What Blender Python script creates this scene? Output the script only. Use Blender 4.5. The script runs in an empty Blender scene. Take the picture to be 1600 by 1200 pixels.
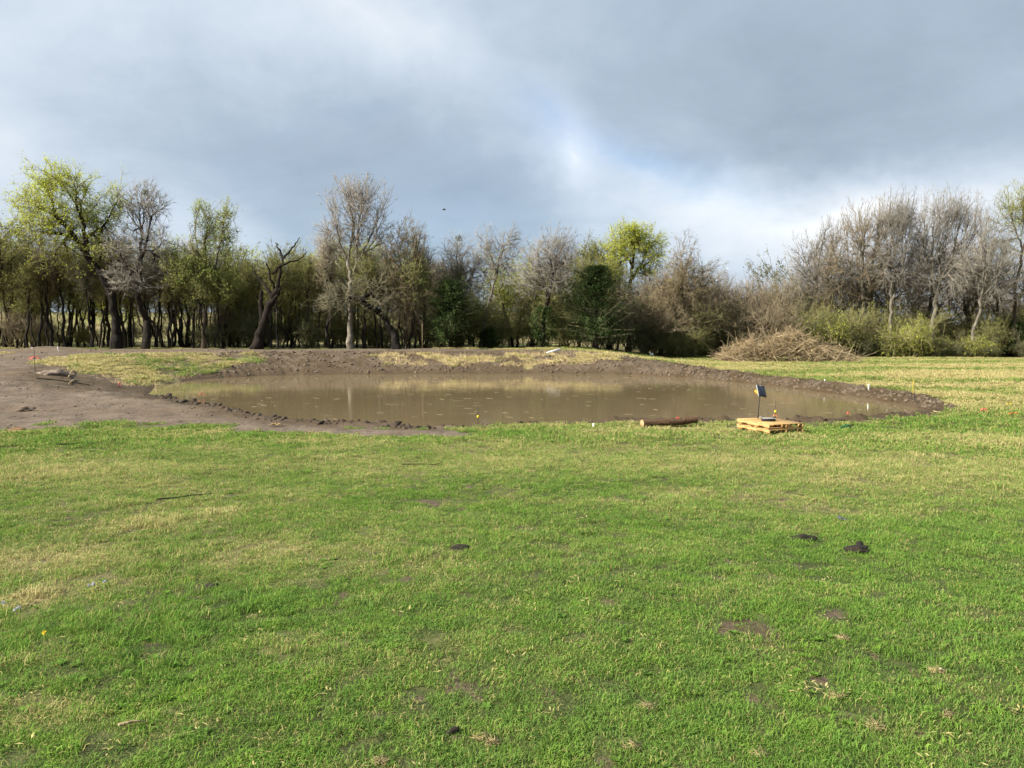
import bpy, math, random
import numpy as np
from mathutils import Vector, Euler

scene = bpy.context.scene
C = scene.collection
F = 1209.0                      # focal length in units of a 1600 px wide frame
CAMZ = 2.7                      # metres above the water of the pond
HORIZON = 513.0
PITCH = math.atan((600 - HORIZON) / F)
R = math.radians

# ------------------------------------------------------------------ camera
cam_d = bpy.data.cameras.new('camera')
cam_d.sensor_width = 36.0
cam_d.lens = 36.0 * F / 1600.0
cam_d.clip_start = 0.05
cam_d.clip_end = 9000
cam = bpy.data.objects.new('camera', cam_d)
cam.location = (0, 0, CAMZ)
cam.rotation_euler = (math.pi / 2 - PITCH, 0, 0)
C.objects.link(cam)
scene.camera = cam

def ray(px, py):
    cx = (px - 800.0) / F
    cz = -(py - 600.0) / F
    cp, sp = math.cos(PITCH), math.sin(PITCH)
    return np.array([cx, cp + cz * sp, -sp + cz * cp])

def at(px, py, D):
    """the point at forward distance D"""
    d = ray(px, py)
    k = D / d[1]
    return np.array([d[0] * k, D, CAMZ + d[2] * k])

# ------------------------------------------------------------------ sun, exposure
SUN_AZ = math.atan2(-0.90, -0.43)
SUN_EL = R(34)
sd_ = bpy.data.lights.new('sun', 'SUN')
sd_.energy = 5.0
sd_.angle = R(0.8)
sd_.color = (1.0, 0.94, 0.83)
sun = bpy.data.objects.new('sun', sd_)
tosun = Vector((math.sin(SUN_AZ) * math.cos(SUN_EL), math.cos(SUN_AZ) * math.cos(SUN_EL), math.sin(SUN_EL)))
sun.rotation_euler = tosun.to_track_quat('Z', 'Y').to_euler()
sun.location = (-40, -10, 60)
C.objects.link(sun)
vs = scene.view_settings
vs.view_transform = 'Standard'
vs.look = 'None'
vs.exposure = 1.2
vs.gamma = 1.0
vs.use_curve_mapping = False
scene.render.engine = 'CYCLES'
scene.cycles.max_bounces = 4
scene.cycles.diffuse_bounces = 2
scene.cycles.transmission_bounces = 2
scene.cycles.glossy_bounces = 2
scene.cycles.use_denoising = True
scene.cycles.use_adaptive_sampling = True
scene.cycles.adaptive_threshold = 0.02
scene.render.film_transparent = False

# ------------------------------------------------------------------ world
class NT:
    """short helper for node trees"""
    def __init__(self, tree):
        self.t = tree
        self.n = tree.nodes
        self.l = tree.links
    def node(self, kind, **kw):
        n = self.n.new(kind)
        for k, v in kw.items():
            if k.startswith('in_'):
                n.inputs[k[3:]].default_value = v
            else:
                setattr(n, k, v)
        return n
    def link(self, a, b):
        self.l.new(a, b)
    def put(self, sock, v):
        if isinstance(v, bpy.types.NodeSocket):
            self.link(v, sock)
        else:
            sock.default_value = v
    def math(self, op, a, b=0.0, c=None, clamp=False):
        n = self.n.new('ShaderNodeMath')
        n.operation = op
        n.use_clamp = clamp
        self.put(n.inputs[0], a)
        self.put(n.inputs[1], b)
        if c is not None:
            self.put(n.inputs[2], c)
        return n.outputs[0]
    def mix(self, f, a, b, blend='MIX'):
        n = self.n.new('ShaderNodeMix')
        n.data_type = 'RGBA'
        n.blend_type = blend
        self.put(n.inputs[0], f)
        for s, v in ((n.inputs[6], a), (n.inputs[7], b)):
            if isinstance(v, tuple) and len(v) == 3:
                v = v + (1.0,)
            self.put(s, v)
        return n.outputs[2]
    def noise(self, vec, scale, detail=4, rough=0.55, dist=0.0):
        n = self.n.new('ShaderNodeTexNoise')
        if vec is not None:
            self.link(vec, n.inputs['Vector'])
        n.inputs['Scale'].default_value = scale
        n.inputs['Detail'].default_value = detail
        n.inputs['Roughness'].default_value = rough
        n.inputs['Distortion'].default_value = dist
        return n.outputs['Fac']
    def ramp(self, f, stops):
        n = self.n.new('ShaderNodeValToRGB')
        el = n.color_ramp.elements
        while len(el) < len(stops):
            el.new(0.5)
        for e, (p, c) in zip(el, stops):
            e.position = p
            e.color = tuple(c) + (1.0,) if len(c) == 3 else c
        self.link(f, n.inputs[0])
        return n.outputs[0]
    def smooth(self, f, a, b):
        n = self.n.new('ShaderNodeMapRange')
        n.interpolation_type = 'SMOOTHSTEP'
        self.put(n.inputs[0], f)
        n.inputs[1].default_value = a
        n.inputs[2].default_value = b
        return n.outputs[0]

world = bpy.data.worlds.new('World')
scene.world = world
world.use_nodes = True
world.cycles.sampling_method = 'NONE'
W = NT(world.node_tree)
W.n.clear()
wout = W.node('ShaderNodeOutputWorld')
bg = W.node('ShaderNodeBackground')
bg.inputs['Strength'].default_value = 0.1
W.link(bg.outputs[0], wout.inputs[0])
sky = W.node('ShaderNodeTexSky', sky_type='NISHITA')
sky.sun_disc = False
sky.sun_elevation = SUN_EL
sky.sun_rotation = SUN_AZ
sky.air_density = 1.0
sky.dust_density = 1.5
tc = W.node('ShaderNodeTexCoord')
gen = tc.outputs['Generated']
sep = W.node('ShaderNodeSeparateXYZ')
W.link(gen, sep.inputs[0])
X, Y, Z = sep.outputs
# clouds: a low deck seen in perspective; the coordinates run out towards the horizon
zc = W.math('ADD', W.math('ABSOLUTE', Z), 0.22)
cmb = W.node('ShaderNodeCombineXYZ')
W.link(W.math('DIVIDE', X, zc), cmb.inputs[0])
W.link(W.math('DIVIDE', Y, zc), cmb.inputs[1])
cmb.inputs[2].default_value = 3.7
deck = cmb.outputs[0]
warp = W.noise(gen, 3.0, 5, 0.6)
warp2 = W.noise(gen, 3.4, 5, 0.6)
fine = W.noise(deck, 2.2, 6, 0.6, 0.4)
broad = W.noise(deck, 0.75, 3, 0.5, 0.3)
az = W.math('ARCTAN2', X, Y)
az = W.math('ADD', az, W.math('MULTIPLY', W.math('SUBTRACT', warp, 0.5), 0.22))
el = W.math('ADD', Z, W.math('MULTIPLY', W.math('SUBTRACT', warp2, 0.5), 0.15))

dirv = W.node('ShaderNodeCombineXYZ')
W.link(az, dirv.inputs[0])
W.link(el, dirv.inputs[1])

def blob(px, py, sx, sy, rot, w, add):
    """a soft patch of cloud, by where it stands in the sky"""
    d = ray(px, py)
    d = d / np.linalg.norm(d)
    mp = W.node('ShaderNodeMapping', vector_type='TEXTURE')
    mp.inputs['Location'].default_value = (math.atan2(d[0], d[1]), d[2], 0)
    mp.inputs['Rotation'].default_value = (0, 0, R(rot))
    mp.inputs['Scale'].default_value = (2.3 * sx / F, 2.3 * sy / F, 1)
    W.link(dirv.outputs[0], mp.inputs[0])
    g = W.node('ShaderNodeTexGradient', gradient_type='QUADRATIC_SPHERE')
    W.link(mp.outputs[0], g.inputs[0])
    return W.math('MULTIPLY_ADD', g.outputs['Fac'], w, add)

bright = W.math('ADD', 0.40, W.math('MULTIPLY', W.math('SUBTRACT', broad, 0.5), 0.55))
bright = W.math('ADD', bright, W.math('MULTIPLY', W.math('SUBTRACT', fine, 0.5), 0.42))
puff = W.noise(gen, 11.0, 5, 0.62, 0.3)
bright = W.math('ADD', bright, W.math('MULTIPLY', W.math('SUBTRACT', puff, 0.5), 0.16))
for b in [(-60, 200, 190, 230, 0, 0.30), (600, 40, 260, 80, -22, 0.30), (120, 10, 260, 80, 0, 0.16),
          (430, 210, 340, 110, -18, -0.22), (1250, 120, 420, 130, -4, -0.24), (1330, 215, 280, 34, 0, -0.14),
          (1360, 302, 300, 44, 3, 0.64), (890, 245, 64, 44, -40, 0.62), (1020, 280, 90, 30, -25, 0.20),
          (1270, 385, 260, 60, 0, 0.30), (400, 350, 150, 50, 0, 0.18), (720, 310, 190, 90, -15, -0.20)]:
    bright = blob(*b, bright)
cloud = W.ramp(bright, [(0.0, (1.42, 1.76, 2.20)), (0.30, (1.98, 2.42, 2.95)), (0.55, (2.85, 3.26, 3.75)),
                        (0.85, (3.95, 4.2, 4.5)), (1.0, (4.6, 4.75, 4.9))])
hole = W.math('MULTIPLY', W.smooth(W.math('SUBTRACT', broad, W.math('MULTIPLY', fine, 0.35)), 0.42, 0.62), 0.15)
for b in [(845, 190, 80, 40, -25, 0.34), (1010, 255, 130, 28, -18, 0.34), (660, 380, 300, 100, 0, 0.22)]:
    hole = blob(*b, hole)
hole = W.math('MINIMUM', hole, 0.75)
skyc = W.mix(1.0, sky.outputs[0], (0.60, 0.74, 0.88), 'MULTIPLY')
W.link(W.mix(hole, cloud, skyc), bg.inputs['Color'])

# ------------------------------------------------------------------ noise and terrain in numpy
def hash2(ix, iy, seed):
    h = (ix.astype(np.int64) * 374761393 + iy.astype(np.int64) * 668265263 + seed * 1442695041) & 0xFFFFFFFF
    h = ((h ^ (h >> 13)) * 1274126177) & 0xFFFFFFFF
    h = h ^ (h >> 16)
    return (h & 0xFFFFFF) / float(0xFFFFFF)

def vnoise(x, y, seed=0):
    ix, iy = np.floor(x), np.floor(y)
    fx, fy = x - ix, y - iy
    fx = fx * fx * (3 - 2 * fx)
    fy = fy * fy * (3 - 2 * fy)
    a = hash2(ix, iy, seed)
    b = hash2(ix + 1, iy, seed)
    c = hash2(ix, iy + 1, seed)
    d = hash2(ix + 1, iy + 1, seed)
    return (a * (1 - fx) + b * fx) * (1 - fy) + (c * (1 - fx) + d * fx) * fy

def fbm(x, y, scale, seed=0, octv=4):
    s, a, t = 0.0, 0.5, 0.0
    for k in range(octv):
        s = s + a * vnoise(x * scale + 17.3 * k, y * scale - 9.1 * k, seed + k)
        t += a
        a *= 0.55
        scale *= 2.03
    return s / t

def sstep(a, b, x):
    t = np.clip((x - a) / (b - a), 0, 1)
    return t * t * (3 - 2 * t)

def poly_sd(x, y, poly):
    """signed distance, positive outside, and the nearest edge's index"""
    x = np.asarray(x, float)
    y = np.asarray(y, float)
    best = np.full(x.shape, 1e18)
    inside = np.zeros(x.shape, bool)
    n = len(poly)
    for i in range(n):
        ax, ay = poly[i]
        bx, by = poly[(i + 1) % n]
        ex, ey = bx - ax, by - ay
        t = np.clip(((x - ax) * ex + (y - ay) * ey) / (ex * ex + ey * ey + 1e-12), 0, 1)
        d = (x - ax - t * ex) ** 2 + (y - ay - t * ey) ** 2
        best = np.minimum(best, d)
        cond = ((ay > y) != (by > y)) & (x < ex * (y - ay) / (ey + 1e-12 if ey >= 0 else ey - 1e-12) + ax)
        inside ^= cond
    d = np.sqrt(best)
    return np.where(inside, -d, d)

def on_water(px, py):
    d = ray(px, py)
    k = -CAMZ / d[2]
    return (d[0] * k, d[1] * k)

POND_PX = [(231, 616), (240, 606), (262, 600), (300, 594.5), (350, 590.5), (400, 588.2), (450, 586.8), (520, 585.6), (600, 585),
           (700, 584.6), (800, 584.5), (900, 584.6), (980, 585.8), (1040, 588.6), (1090, 592), (1140, 596.5), (1200, 602.5),
           (1250, 608.5), (1300, 615), (1359, 623.5), (1400, 631), (1430, 638), (1450, 645), (1425, 652), (1372, 660),
           (1327, 664.5), (1260, 667.5), (1180, 668), (1100, 667.5), (1000, 667.5), (930, 668.5), (860, 669.5), (800, 671.5),
           (740, 673), (680, 674.5), (640, 674.5), (590, 673), (540, 671), (480, 667), (425, 661), (380, 652), (345, 644),
           (300, 634), (262, 626)]
POND = [on_water(*p) for p in POND_PX]
# a little waviness along the bank
_p2 = []
for i in range(len(POND)):
    a, b = np.array(POND[i]), np.array(POND[(i + 1) % len(POND)])
    n = max(1, int(np.linalg.norm(b - a) / 0.7))
    for k in range(n):
        _p2.append(a + (b - a) * k / n)
_p2 = np.array(_p2)
_w = np.stack([fbm(_p2[:, 0] * 1.3, _p2[:, 1] * 1.3, 0.8, 3) - 0.5, fbm(_p2[:, 0] * 1.3, _p2[:, 1] * 1.3, 0.8, 8) - 0.5], 1)
POND = _p2 + _w * 0.55
PCX, PCY = 0.0, 31.0

def plateau(x, y):
    near = np.interp(y, [-30, 0, 5, 10, 15, 19, 24], [1.75, 1.10, 0.86, 0.61, 0.36, 0.20, 0.20])
    high = np.interp(y, [19, 23, 30, 38, 45, 52, 75, 110, 220, 500], [0.0, 0.08, 0.34, 0.72, 1.0, 1.02, 0.85, 1.5, 7.0, 9.5])
    low = np.interp(y, [19, 26, 34, 66, 90, 220, 500], [0.0, 0.06, 0.16, 0.16, 0.2, 1.6, 5.0])
    k = 1 - sstep(3.5, 13.5, x - (y - 50) * 0.02)
    k = np.where(y < 40, np.maximum(k, 0) * (1 - sstep(-10, 8, x) * (1 - sstep(40, 46, y))), k)
    return near + high * k + low * (1 - k)

SLOPE_TH = np.radians([-180, -165, -140, -110, -90, -60, -30, -15, 0, 20, 45, 60, 80, 100, 130, 150, 170, 180])
SLOPE_W = np.array([5.0, 2.2, 1.0, 0.7, 0.55, 0.5, 0.65, 1.05, 1.15, 1.15, 2.0, 3.6, 5.2, 5.4, 5.8, 6.4, 6.0, 5.0])

def hf(x, y, detail=True):
    x = np.asarray(x, float)
    y = np.asarray(y, float)
    near_p = (np.abs(x) < 60) & (y > 5) & (y < 80)
    sd = np.full(x.shape, 50.0)
    if near_p.any():
        sd[near_p] = poly_sd(x[near_p], y[near_p], POND)
    th = np.arctan2(y - PCY, x - PCX)
    wdt = np.interp(th, SLOPE_TH, SLOPE_W)
    P = plateau(x, y)
    s = np.clip(sd / wdt, 0, 1)
    s = 1 - (1 - s) ** 1.7
    z = np.where(sd > 0, P * s, -0.9 * np.clip(-sd / 2.5, 0, 1) ** 0.8)
    if detail:
        far = np.clip(1 - (y - 20) / 200.0, 0.2, 1)
        z = z + (fbm(x, y, 0.35, 21, 3) - 0.5) * 0.16 * np.clip(sd / 2.0, 0, 1) * far
        z = z + (fbm(x, y, 2.3, 31, 3) - 0.5) * 0.035 * np.clip(sd + 0.2, 0, 1)
        # dozer tracks running down the bank, and clods of the dug edge
        bank = np.clip(sd / 0.5, 0, 1) * (1 - sstep(0.75, 1.15, sd / wdt)) * sstep(0.9, 1.6, wdt)
        q = x * 0.80 + y * 0.60 + (fbm(x, y, 0.5, 41, 2) - 0.5) * 1.0
        z = z + bank * 0.016 * np.sin(q * 2 * math.pi / 0.42) * sstep(0.35, 0.65, fbm(x, y, 0.35, 44, 2)) * np.where((x > -16) & (y > 38), 1.0, 0.0)
        rough = (1 - sstep(0.8, 1.5, sd / wdt)) * np.clip(sd / 0.25, 0, 1)
        z = z + rough * (fbm(x, y, 1.9, 51, 4) - 0.42) * 0.34 * (0.4 + sstep(-1.2, 0.9, -np.abs(th + 1.2)) )
        fur = np.clip(sd / 0.3, 0, 1) * (1 - sstep(0.9, 1.3, sd / wdt)) * sstep(6, 9, x)
        q2 = x * 0.95 - y * 0.3 + (fbm(x, y, 0.9, 45, 3) - 0.5) * 0.9
        z = z + fur * 0.09 * (np.abs(np.sin(q2 * math.pi / 0.62)) - 0.5) * (0.4 + fbm(x, y, 0.8, 46, 2))
        # rim of dug mud at the near side and on the left
        rim = np.exp(-((sd - 0.35) / 0.28) ** 2) * (sstep(19, 21, y) * (1 - sstep(28, 33, y)))
        z = z + rim * (0.02 + 0.24 * fbm(x, y, 1.3, 61, 4) ** 1.5) * np.where(x < -1, 1.0, 0.55)
        # a mound of soil by the wood
        m = np.exp(-(((x + 31.8) / 1.8) ** 2 + ((y - 53.5) / 1.6) ** 2))
        z = z + m * (0.55 + 0.3 * fbm(x, y, 1.2, 63, 3))
    return z

def ground_at(px, py):
    d = ray(px, py)
    ts = np.linspace(2.0, 260.0, 5200)
    x, y, z = d[0] * ts, d[1] * ts, CAMZ + d[2] * ts
    g = hf(x, y, False)
    hit = np.nonzero(z <= g)[0]
    t = ts[hit[0]] if len(hit) else 120.0
    p = np.array([d[0] * t, d[1] * t])
    return np.array([p[0], p[1], float(hf(p[:1], p[1:2])[0])])

def zat(x, y):
    return float(hf(np.array([x]), np.array([y]))[0])

def region(pxs):
    return [tuple(ground_at(*p)[:2]) for p in pxs]

DIRT = region([(-250, 549), (-250, 676), (0, 674), (70, 668), (160, 663), (230, 668), (320, 669), (420, 673), (520, 677), (645, 681), (720, 680),
               (700, 674), (560, 669), (420, 655), (350, 640), (300, 628), (229, 608)])
INNER = region([(58, 566), (100, 557), (170, 553), (290, 552), (420, 556), (400, 566), (330, 576), (290, 588), (262, 597), (215, 607), (170, 592), (110, 579)])
STRAW = region([(590, 553), (700, 552), (850, 553), (975, 556), (960, 567), (860, 569), (700, 571), (610, 567)])

# bare and dark spots in the lawn: pixel, radius across, radius along (m), strength
BARE = [(1165, 990, .17, .16, 1.0), (1248, 884, .17, .10, .9), (1215, 905, .16, .14, .55), (1140, 872, .16, .10, .5), (1318, 1132, .06, .06, 1.0),
        (1355, 1128, .03, .03, .8), (692, 788, .42, .16, .8), (330, 914, .14, .10, .7), (720, 869, .12, .10, .5), (1080, 1066, .10, .06, .7), (1175, 1090, .08, .06, .9),
        (1290, 972, .12, .08, .55), (1190, 985, .10, .10, .6), (640, 1082, .12, .07, .55), (585, 1110, .05, .07, .7), (706, 1135, .035, .03, 1.0),
        (930, 880, .15, .08, .35), (845, 790, .3, .12, .5), (1180, 812, .3, .12, .5), (1215, 785, .5, .2, .45), (1045, 858, .2, .13, .4),
        (905, 805, .3, .12, .45), (985, 785, .35, .14, .4), (820, 785, .2, .1, .4), (540, 860, .15, .1, .35), (245, 898, .12, .05, .6),
        (230, 925, .14, .05, .6), (165, 940, .07, .05, .7), (100, 935, .2, .08, .5), (520, 1185, .06, .05, .7), (385, 718, .5, .15, .5),
        (150, 700, .5, .2, .5), (1255, 842, .1, .06, .6), (1470, 1170, .07, .05, .5), (895, 1110, .06, .04, .6), (1000, 990, .09, .06, .4),
        (1095, 960, .06, .05, .6), (1010, 1040, .08, .05, .4), (850, 1010, .05, .04, .5), (350, 1000, .06, .05, .4), (20, 1030, .06, .05, .6),
        (1500, 1080, .05, .04, .5), (1420, 900, .2, .06, .35), (1550, 980, .2, .06, .3), (470, 770, .3, .1, .3), (560, 1045, .08, .04, .5)]
BARE_W = [(ground_at(b[0], b[1]), b) for b in BARE]
# straw patches: pixel, radii (m), strength
DRYP = [(230, 820, .6, .3, .95), (345, 805, .35, .3, .9), (90, 870, .9, .5, .6), (40, 935, .22, .18, .95), (380, 860, .9, .5, .5), (560, 862, .6, .3, .55),
        (140, 905, .8, .3, .5), (70, 1030, .3, .2, .55), (200, 985, .25, .14, .4), (640, 735, 3.0, .7, .4), (900, 722, 5.0, 1.2, .42), (1250, 722, 4.5, 1.1, .55),
        (1450, 745, 3.5, 1.4, .55), (1330, 750, 1.5, .6, .6), (500, 720, 3.0, .7, .45), (250, 735, 2.5, .7, .45), (60, 740, 2.5, 1.0, .6), (1150, 700, 5, .7, .45),
        (1520, 690, 3.5, .9, .6), (750, 700, 3.0, .7, .45), (170, 760, 1.3, .5, .5), (60, 1120, .35, .2, .5), (250, 1130, .3, .15, .25), (450, 1010, .4, .2, .3)]
DRYP_W = [(ground_at(b[0], b[1]), b) for b in DRYP]

def zones(x, y):
    """how much grass, how dry, how wet and dark"""
    x = np.asarray(x, float)
    y = np.asarray(y, float)
    sd = np.full(x.shape, 50.0)
    np_ = (np.abs(x) < 45) & (y > 12) & (y < 66)
    sd[np_] = poly_sd(x[np_], y[np_], POND)
    th = np.arctan2(y - PCY, x - PCX)
    wdt = np.interp(th, SLOPE_TH, SLOPE_W)
    wob = (fbm(x, y, 0.9, 71, 4) - 0.5) * 2
    dirt = 1 - sstep(-0.5, 0.6, poly_sd(x, y, DIRT) + wob * 1.1)
    farbank = (x < 14) & (y > 30)
    topw = np.interp(x, [-40, -10, 4, 9, 14], [14.0, 13.5, 8.5, 3.0, 0.8])
    crest = np.where(farbank, 1 - sstep(topw - 0.8, topw + 0.8, sd + wob * 0.8), 0)
    strip = 1 - sstep(0.8, 1.25, (sd + wob * 0.35) / np.maximum(wdt, np.where(x < -1.5, 1.15, 0.85)))
    bare = np.maximum(np.maximum(dirt, crest), strip)
    bare = np.where((y > 46) & (x < -8) & (y < 57.5 + wob), 1.0, bare)
    inner = 1 - sstep(-0.6, 0.5, poly_sd(x, y, INNER) + wob * 1.4)
    straw = (1 - sstep(-0.6, 0.5, poly_sd(x, y, STRAW) + wob * 1.8)) * sstep(0.42, 0.62, fbm(x, y, 1.3, 78, 3))
    grass = np.maximum(1 - bare, np.maximum(inner * (0.45 + 0.55 * sstep(0.38, 0.55, fbm(x, y, 0.7, 75, 3))), straw * 0.75))
    dry = 0.09 + 0.36 * sstep(0.42, 0.72, fbm(x * 0.8, y, 0.45, 81, 4)) * sstep(3, 12, y)
    dry = dry + 0.22 * sstep(0.5, 0.8, fbm(x, y, 1.7, 86, 3))
    fieldfar = sstep(20, 28, y)
    streak = fbm(x * 0.25, y, 0.5, 91, 4)
    dry = np.where(fieldfar > 0, dry * (1 - fieldfar) + fieldfar * (0.34 + 0.62 * sstep(0.36, 0.62, streak)), dry)
    for g, b in DRYP_W:
        k = np.exp(-(((x - g[0]) / (b[2])) ** 2 + ((y - g[1]) / (b[3] * (1 + g[1] / 12))) ** 2) + wob * 0.5)
        dry = np.maximum(dry, np.minimum(k, 1) * b[4] * (0.65 + 0.7 * fbm(x, y, 3.0, 95, 3)))
    dry = np.where(inner > 0.3, 0.22 + 0.62 * sstep(0.35, 0.6, fbm(x, y, 0.8, 97, 3)) * (1 - 0.5 * sstep(-12, -9, x)), dry)
    dry = np.maximum(dry, straw * 1.0)
    # lush green at the lower left and over the right of the lawn
    lush = np.exp(-(((x + 2.35) / .55) ** 2 + ((y - 4.45) / .5) ** 2)) + np.exp(-(((x + 1.9) / .4) ** 2 + ((y - 5.1) / .25) ** 2))
    lush = lush + 0.55 * sstep(-1.0, 2.5, x) * (1 - sstep(6, 11, y))
    dry = dry * (1 - 0.85 * np.clip(lush, 0, 1))
    hole = np.zeros(x.shape)
    for g, b in BARE_W:
        k = np.exp(-(((x - g[0]) / b[2]) ** 2 + ((y - g[1]) / (b[3] * (0.6 + g[1] / 10))) ** 2) * 0.9 + (fbm(x, y, 9.0, 98, 3) - 0.5) * 2.2)
        hole = np.maximum(hole, np.clip(k, 0, 1) * b[4])
    small = sstep(0.68, 0.80, fbm(x, y, 5.2, 99, 3)) * (y < 17)
    grass = grass * (1 - np.clip(hole * 1.15, 0, 1)) * (1 - small * 0.75)
    wet = np.clip(1.3 - sd / np.maximum(0.5, wdt * 0.25), 0, 1) * 0.8
    ridge = np.exp(-((sd - 0.45) / np.where(x < -1.5, 0.85, 0.5)) ** 2) * sstep(19, 20, y) * (1 - sstep(29, 32, y))
    wet = np.maximum(wet, ridge * (0.85 + 0.3 * wob))
    wet = np.maximum(wet, hole * 0.75)
    wet = np.maximum(wet, small * 0.5)
    wet = np.maximum(wet, strip * (np.where(x > 9, 0.55, 0.35) + 0.45 * sstep(0.36, 0.6, fbm(x, y, 1.2, 103, 4))))
    return np.clip(grass, 0, 1), np.clip(dry, 0, 1), np.clip(wet, 0, 1), sd

# ------------------------------------------------------------------ helpers: meshes, things, materials
def mesh_np(name, V, quads=None, tris=None, smooth=True):
    V = np.asarray(V, np.float32).reshape(-1, 3)
    q = np.zeros((0, 4), np.int32) if quads is None else np.asarray(quads, np.int32).reshape(-1, 4)
    t = np.zeros((0, 3), np.int32) if tris is None else np.asarray(tris, np.int32).reshape(-1, 3)
    me = bpy.data.meshes.new(name)
    me.vertices.add(len(V))
    me.vertices.foreach_set('co', V.ravel())
    loops = np.concatenate([q.ravel(), t.ravel()])
    me.loops.add(len(loops))
    me.loops.foreach_set('vertex_index', loops)
    me.polygons.add(len(q) + len(t))
    start = np.concatenate([np.arange(len(q)) * 4, len(q) * 4 + np.arange(len(t)) * 3]).astype(np.int32)
    me.polygons.foreach_set('loop_start', start)
    if smooth:
        me.polygons.foreach_set('use_smooth', np.ones(len(q) + len(t), bool))
    me.update(calc_edges=True)
    return me

def obj(name, me, mat=None, parent=None, loc=None, rot=None):
    o = bpy.data.objects.new(name, me)
    C.objects.link(o)
    if mat is not None:
        me.materials.clear()
        me.materials.append(mat)
    if parent is not None:
        o.parent = parent
    if loc is not None:
        o.location = loc
    if rot is not None:
        o.rotation_euler = rot
    return o

def tag(o, label, cat=None, group=None, kind=None):
    o['label'] = label
    if cat:
        o['category'] = cat
    if group:
        o['group'] = group
    if kind:
        o['kind'] = kind
    return o

def empty(name, loc=(0, 0, 0), rz=0.0):
    o = bpy.data.objects.new(name, None)
    o.empty_display_size = 0.2
    o.location = loc
    o.rotation_euler = (0, 0, rz)
    C.objects.link(o)
    return o

def copy_tree(o, parent=None):
    c = o.copy()
    C.objects.link(c)
    c.parent = parent
    for ch in list(o.children):
        copy_tree(ch, c)
    return c

class MB:
    """collects small shapes into one mesh"""
    def __init__(self):
        self.v, self.q, self.t, self.n = [], [], [], 0
    def add(self, V, q=(), t=()):
        V = np.asarray(V, float).reshape(-1, 3)
        self.v.append(V)
        if len(q):
            self.q.append(np.asarray(q) + self.n)
        if len(t):
            self.t.append(np.asarray(t) + self.n)
        self.n += len(V)
        return self
    def box(self, c, s, rz=0.0, bevel=0.0):
        sx, sy, sz = (k / 2 for k in s)
        b = min(bevel, sx * .9, sy * .9, sz * .9)
        if b <= 0:
            V = np.array([[x, y, z] for z in (-sz, sz) for y in (-sy, sy) for x in (-sx, sx)])
            q = [(0, 2, 3, 1), (4, 5, 7, 6), (0, 1, 5, 4), (2, 6, 7, 3), (0, 4, 6, 2), (1, 3, 7, 5)]
            t = ()
        else:
            V, q, t = [], [], []
            idx = {}
            for ix in (-1, 1):
                for iy in (-1, 1):
                    for iz in (-1, 1):
                        for ax in range(3):
                            p = [ix * (sx - b), iy * (sy - b), iz * (sz - b)]
                            p[ax] = (ix * sx, iy * sy, iz * sz)[ax]
                            idx[(ix, iy, iz, ax)] = len(V)
                            V.append(p)
                        t.append([idx[(ix, iy, iz, a)] for a in ((0, 1, 2) if ix * iy * iz > 0 else (0, 2, 1))])
            V = np.array(V)
            for ax in range(3):
                o1, o2 = (ax + 1) % 3, (ax + 2) % 3
                for s_ in (-1, 1):
                    f = []
                    for a, c2 in ((-1, -1), (1, -1), (1, 1), (-1, 1)):
                        k = [0, 0, 0]
                        k[ax], k[o1], k[o2] = s_, a, c2
                        f.append(idx[(k[0], k[1], k[2], ax)])
                    q.append(f if s_ > 0 else f[::-1])
                for a in (-1, 1):
                    for c2 in (-1, 1):
                        k0, k1 = [0, 0, 0], [0, 0, 0]
                        k0[ax], k1[ax] = -1, 1
                        k0[o1] = k1[o1] = a
                        k0[o2] = k1[o2] = c2
                        f = [idx[(*k0, o1)], idx[(*k1, o1)], idx[(*k1, o2)], idx[(*k0, o2)]]
                        q.append(f if a * c2 < 0 else f[::-1])
        cz, szn = math.cos(rz), math.sin(rz)
        V = np.stack([V[:, 0] * cz - V[:, 1] * szn, V[:, 0] * szn + V[:, 1] * cz, V[:, 2]], 1) + np.array(c)
        return self.add(V, q, t)
    def tube(self, pts, rads, sides=8, caps=True):
        pts = np.asarray(pts, float)
        rads = np.broadcast_to(np.asarray(rads, float), (len(pts),))
        n = len(pts)
        V = []
        d = np.gradient(pts, axis=0)
        d /= np.linalg.norm(d, axis=1)[:, None] + 1e-9
        up = np.array([0, 0, 1.0]) if abs(d[0, 2]) < 0.9 else np.array([1.0, 0, 0])
        for i in range(n):
            a = np.cross(d[i], up)
            a /= np.linalg.norm(a) + 1e-9
            b = np.cross(a, d[i])
            ang = np.arange(sides) * 2 * math.pi / sides
            V.append(pts[i] + rads[i] * (np.cos(ang)[:, None] * a + np.sin(ang)[:, None] * b))
        V = np.concatenate(V)
        q = []
        for i in range(n - 1):
            for k in range(sides):
                k2 = (k + 1) % sides
                q.append((i * sides + k, i * sides + k2, (i + 1) * sides + k2, (i + 1) * sides + k))
        t = []
        if caps:
            V = np.concatenate([V, pts[:1], pts[-1:]])
            for k in range(sides):
                k2 = (k + 1) % sides
                t.append((n * sides, k2, k))
                t.append((n * sides + 1, (n - 1) * sides + k, (n - 1) * sides + k2))
        return self.add(V, q, t)
    def build(self, name, mat, parent=None, smooth=False, loc=None, rot=None):
        me = mesh_np(name, np.concatenate(self.v), np.concatenate(self.q) if self.q else None,
                     np.concatenate(self.t) if self.t else None, smooth)
        return obj(name, me, mat, parent, loc, rot)

def material(name):
    m = bpy.data.materials.new(name)
    m.use_nodes = True
    t = NT(m.node_tree)
    t.n.clear()
    out = t.node('ShaderNodeOutputMaterial')
    return m, t, out

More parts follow.
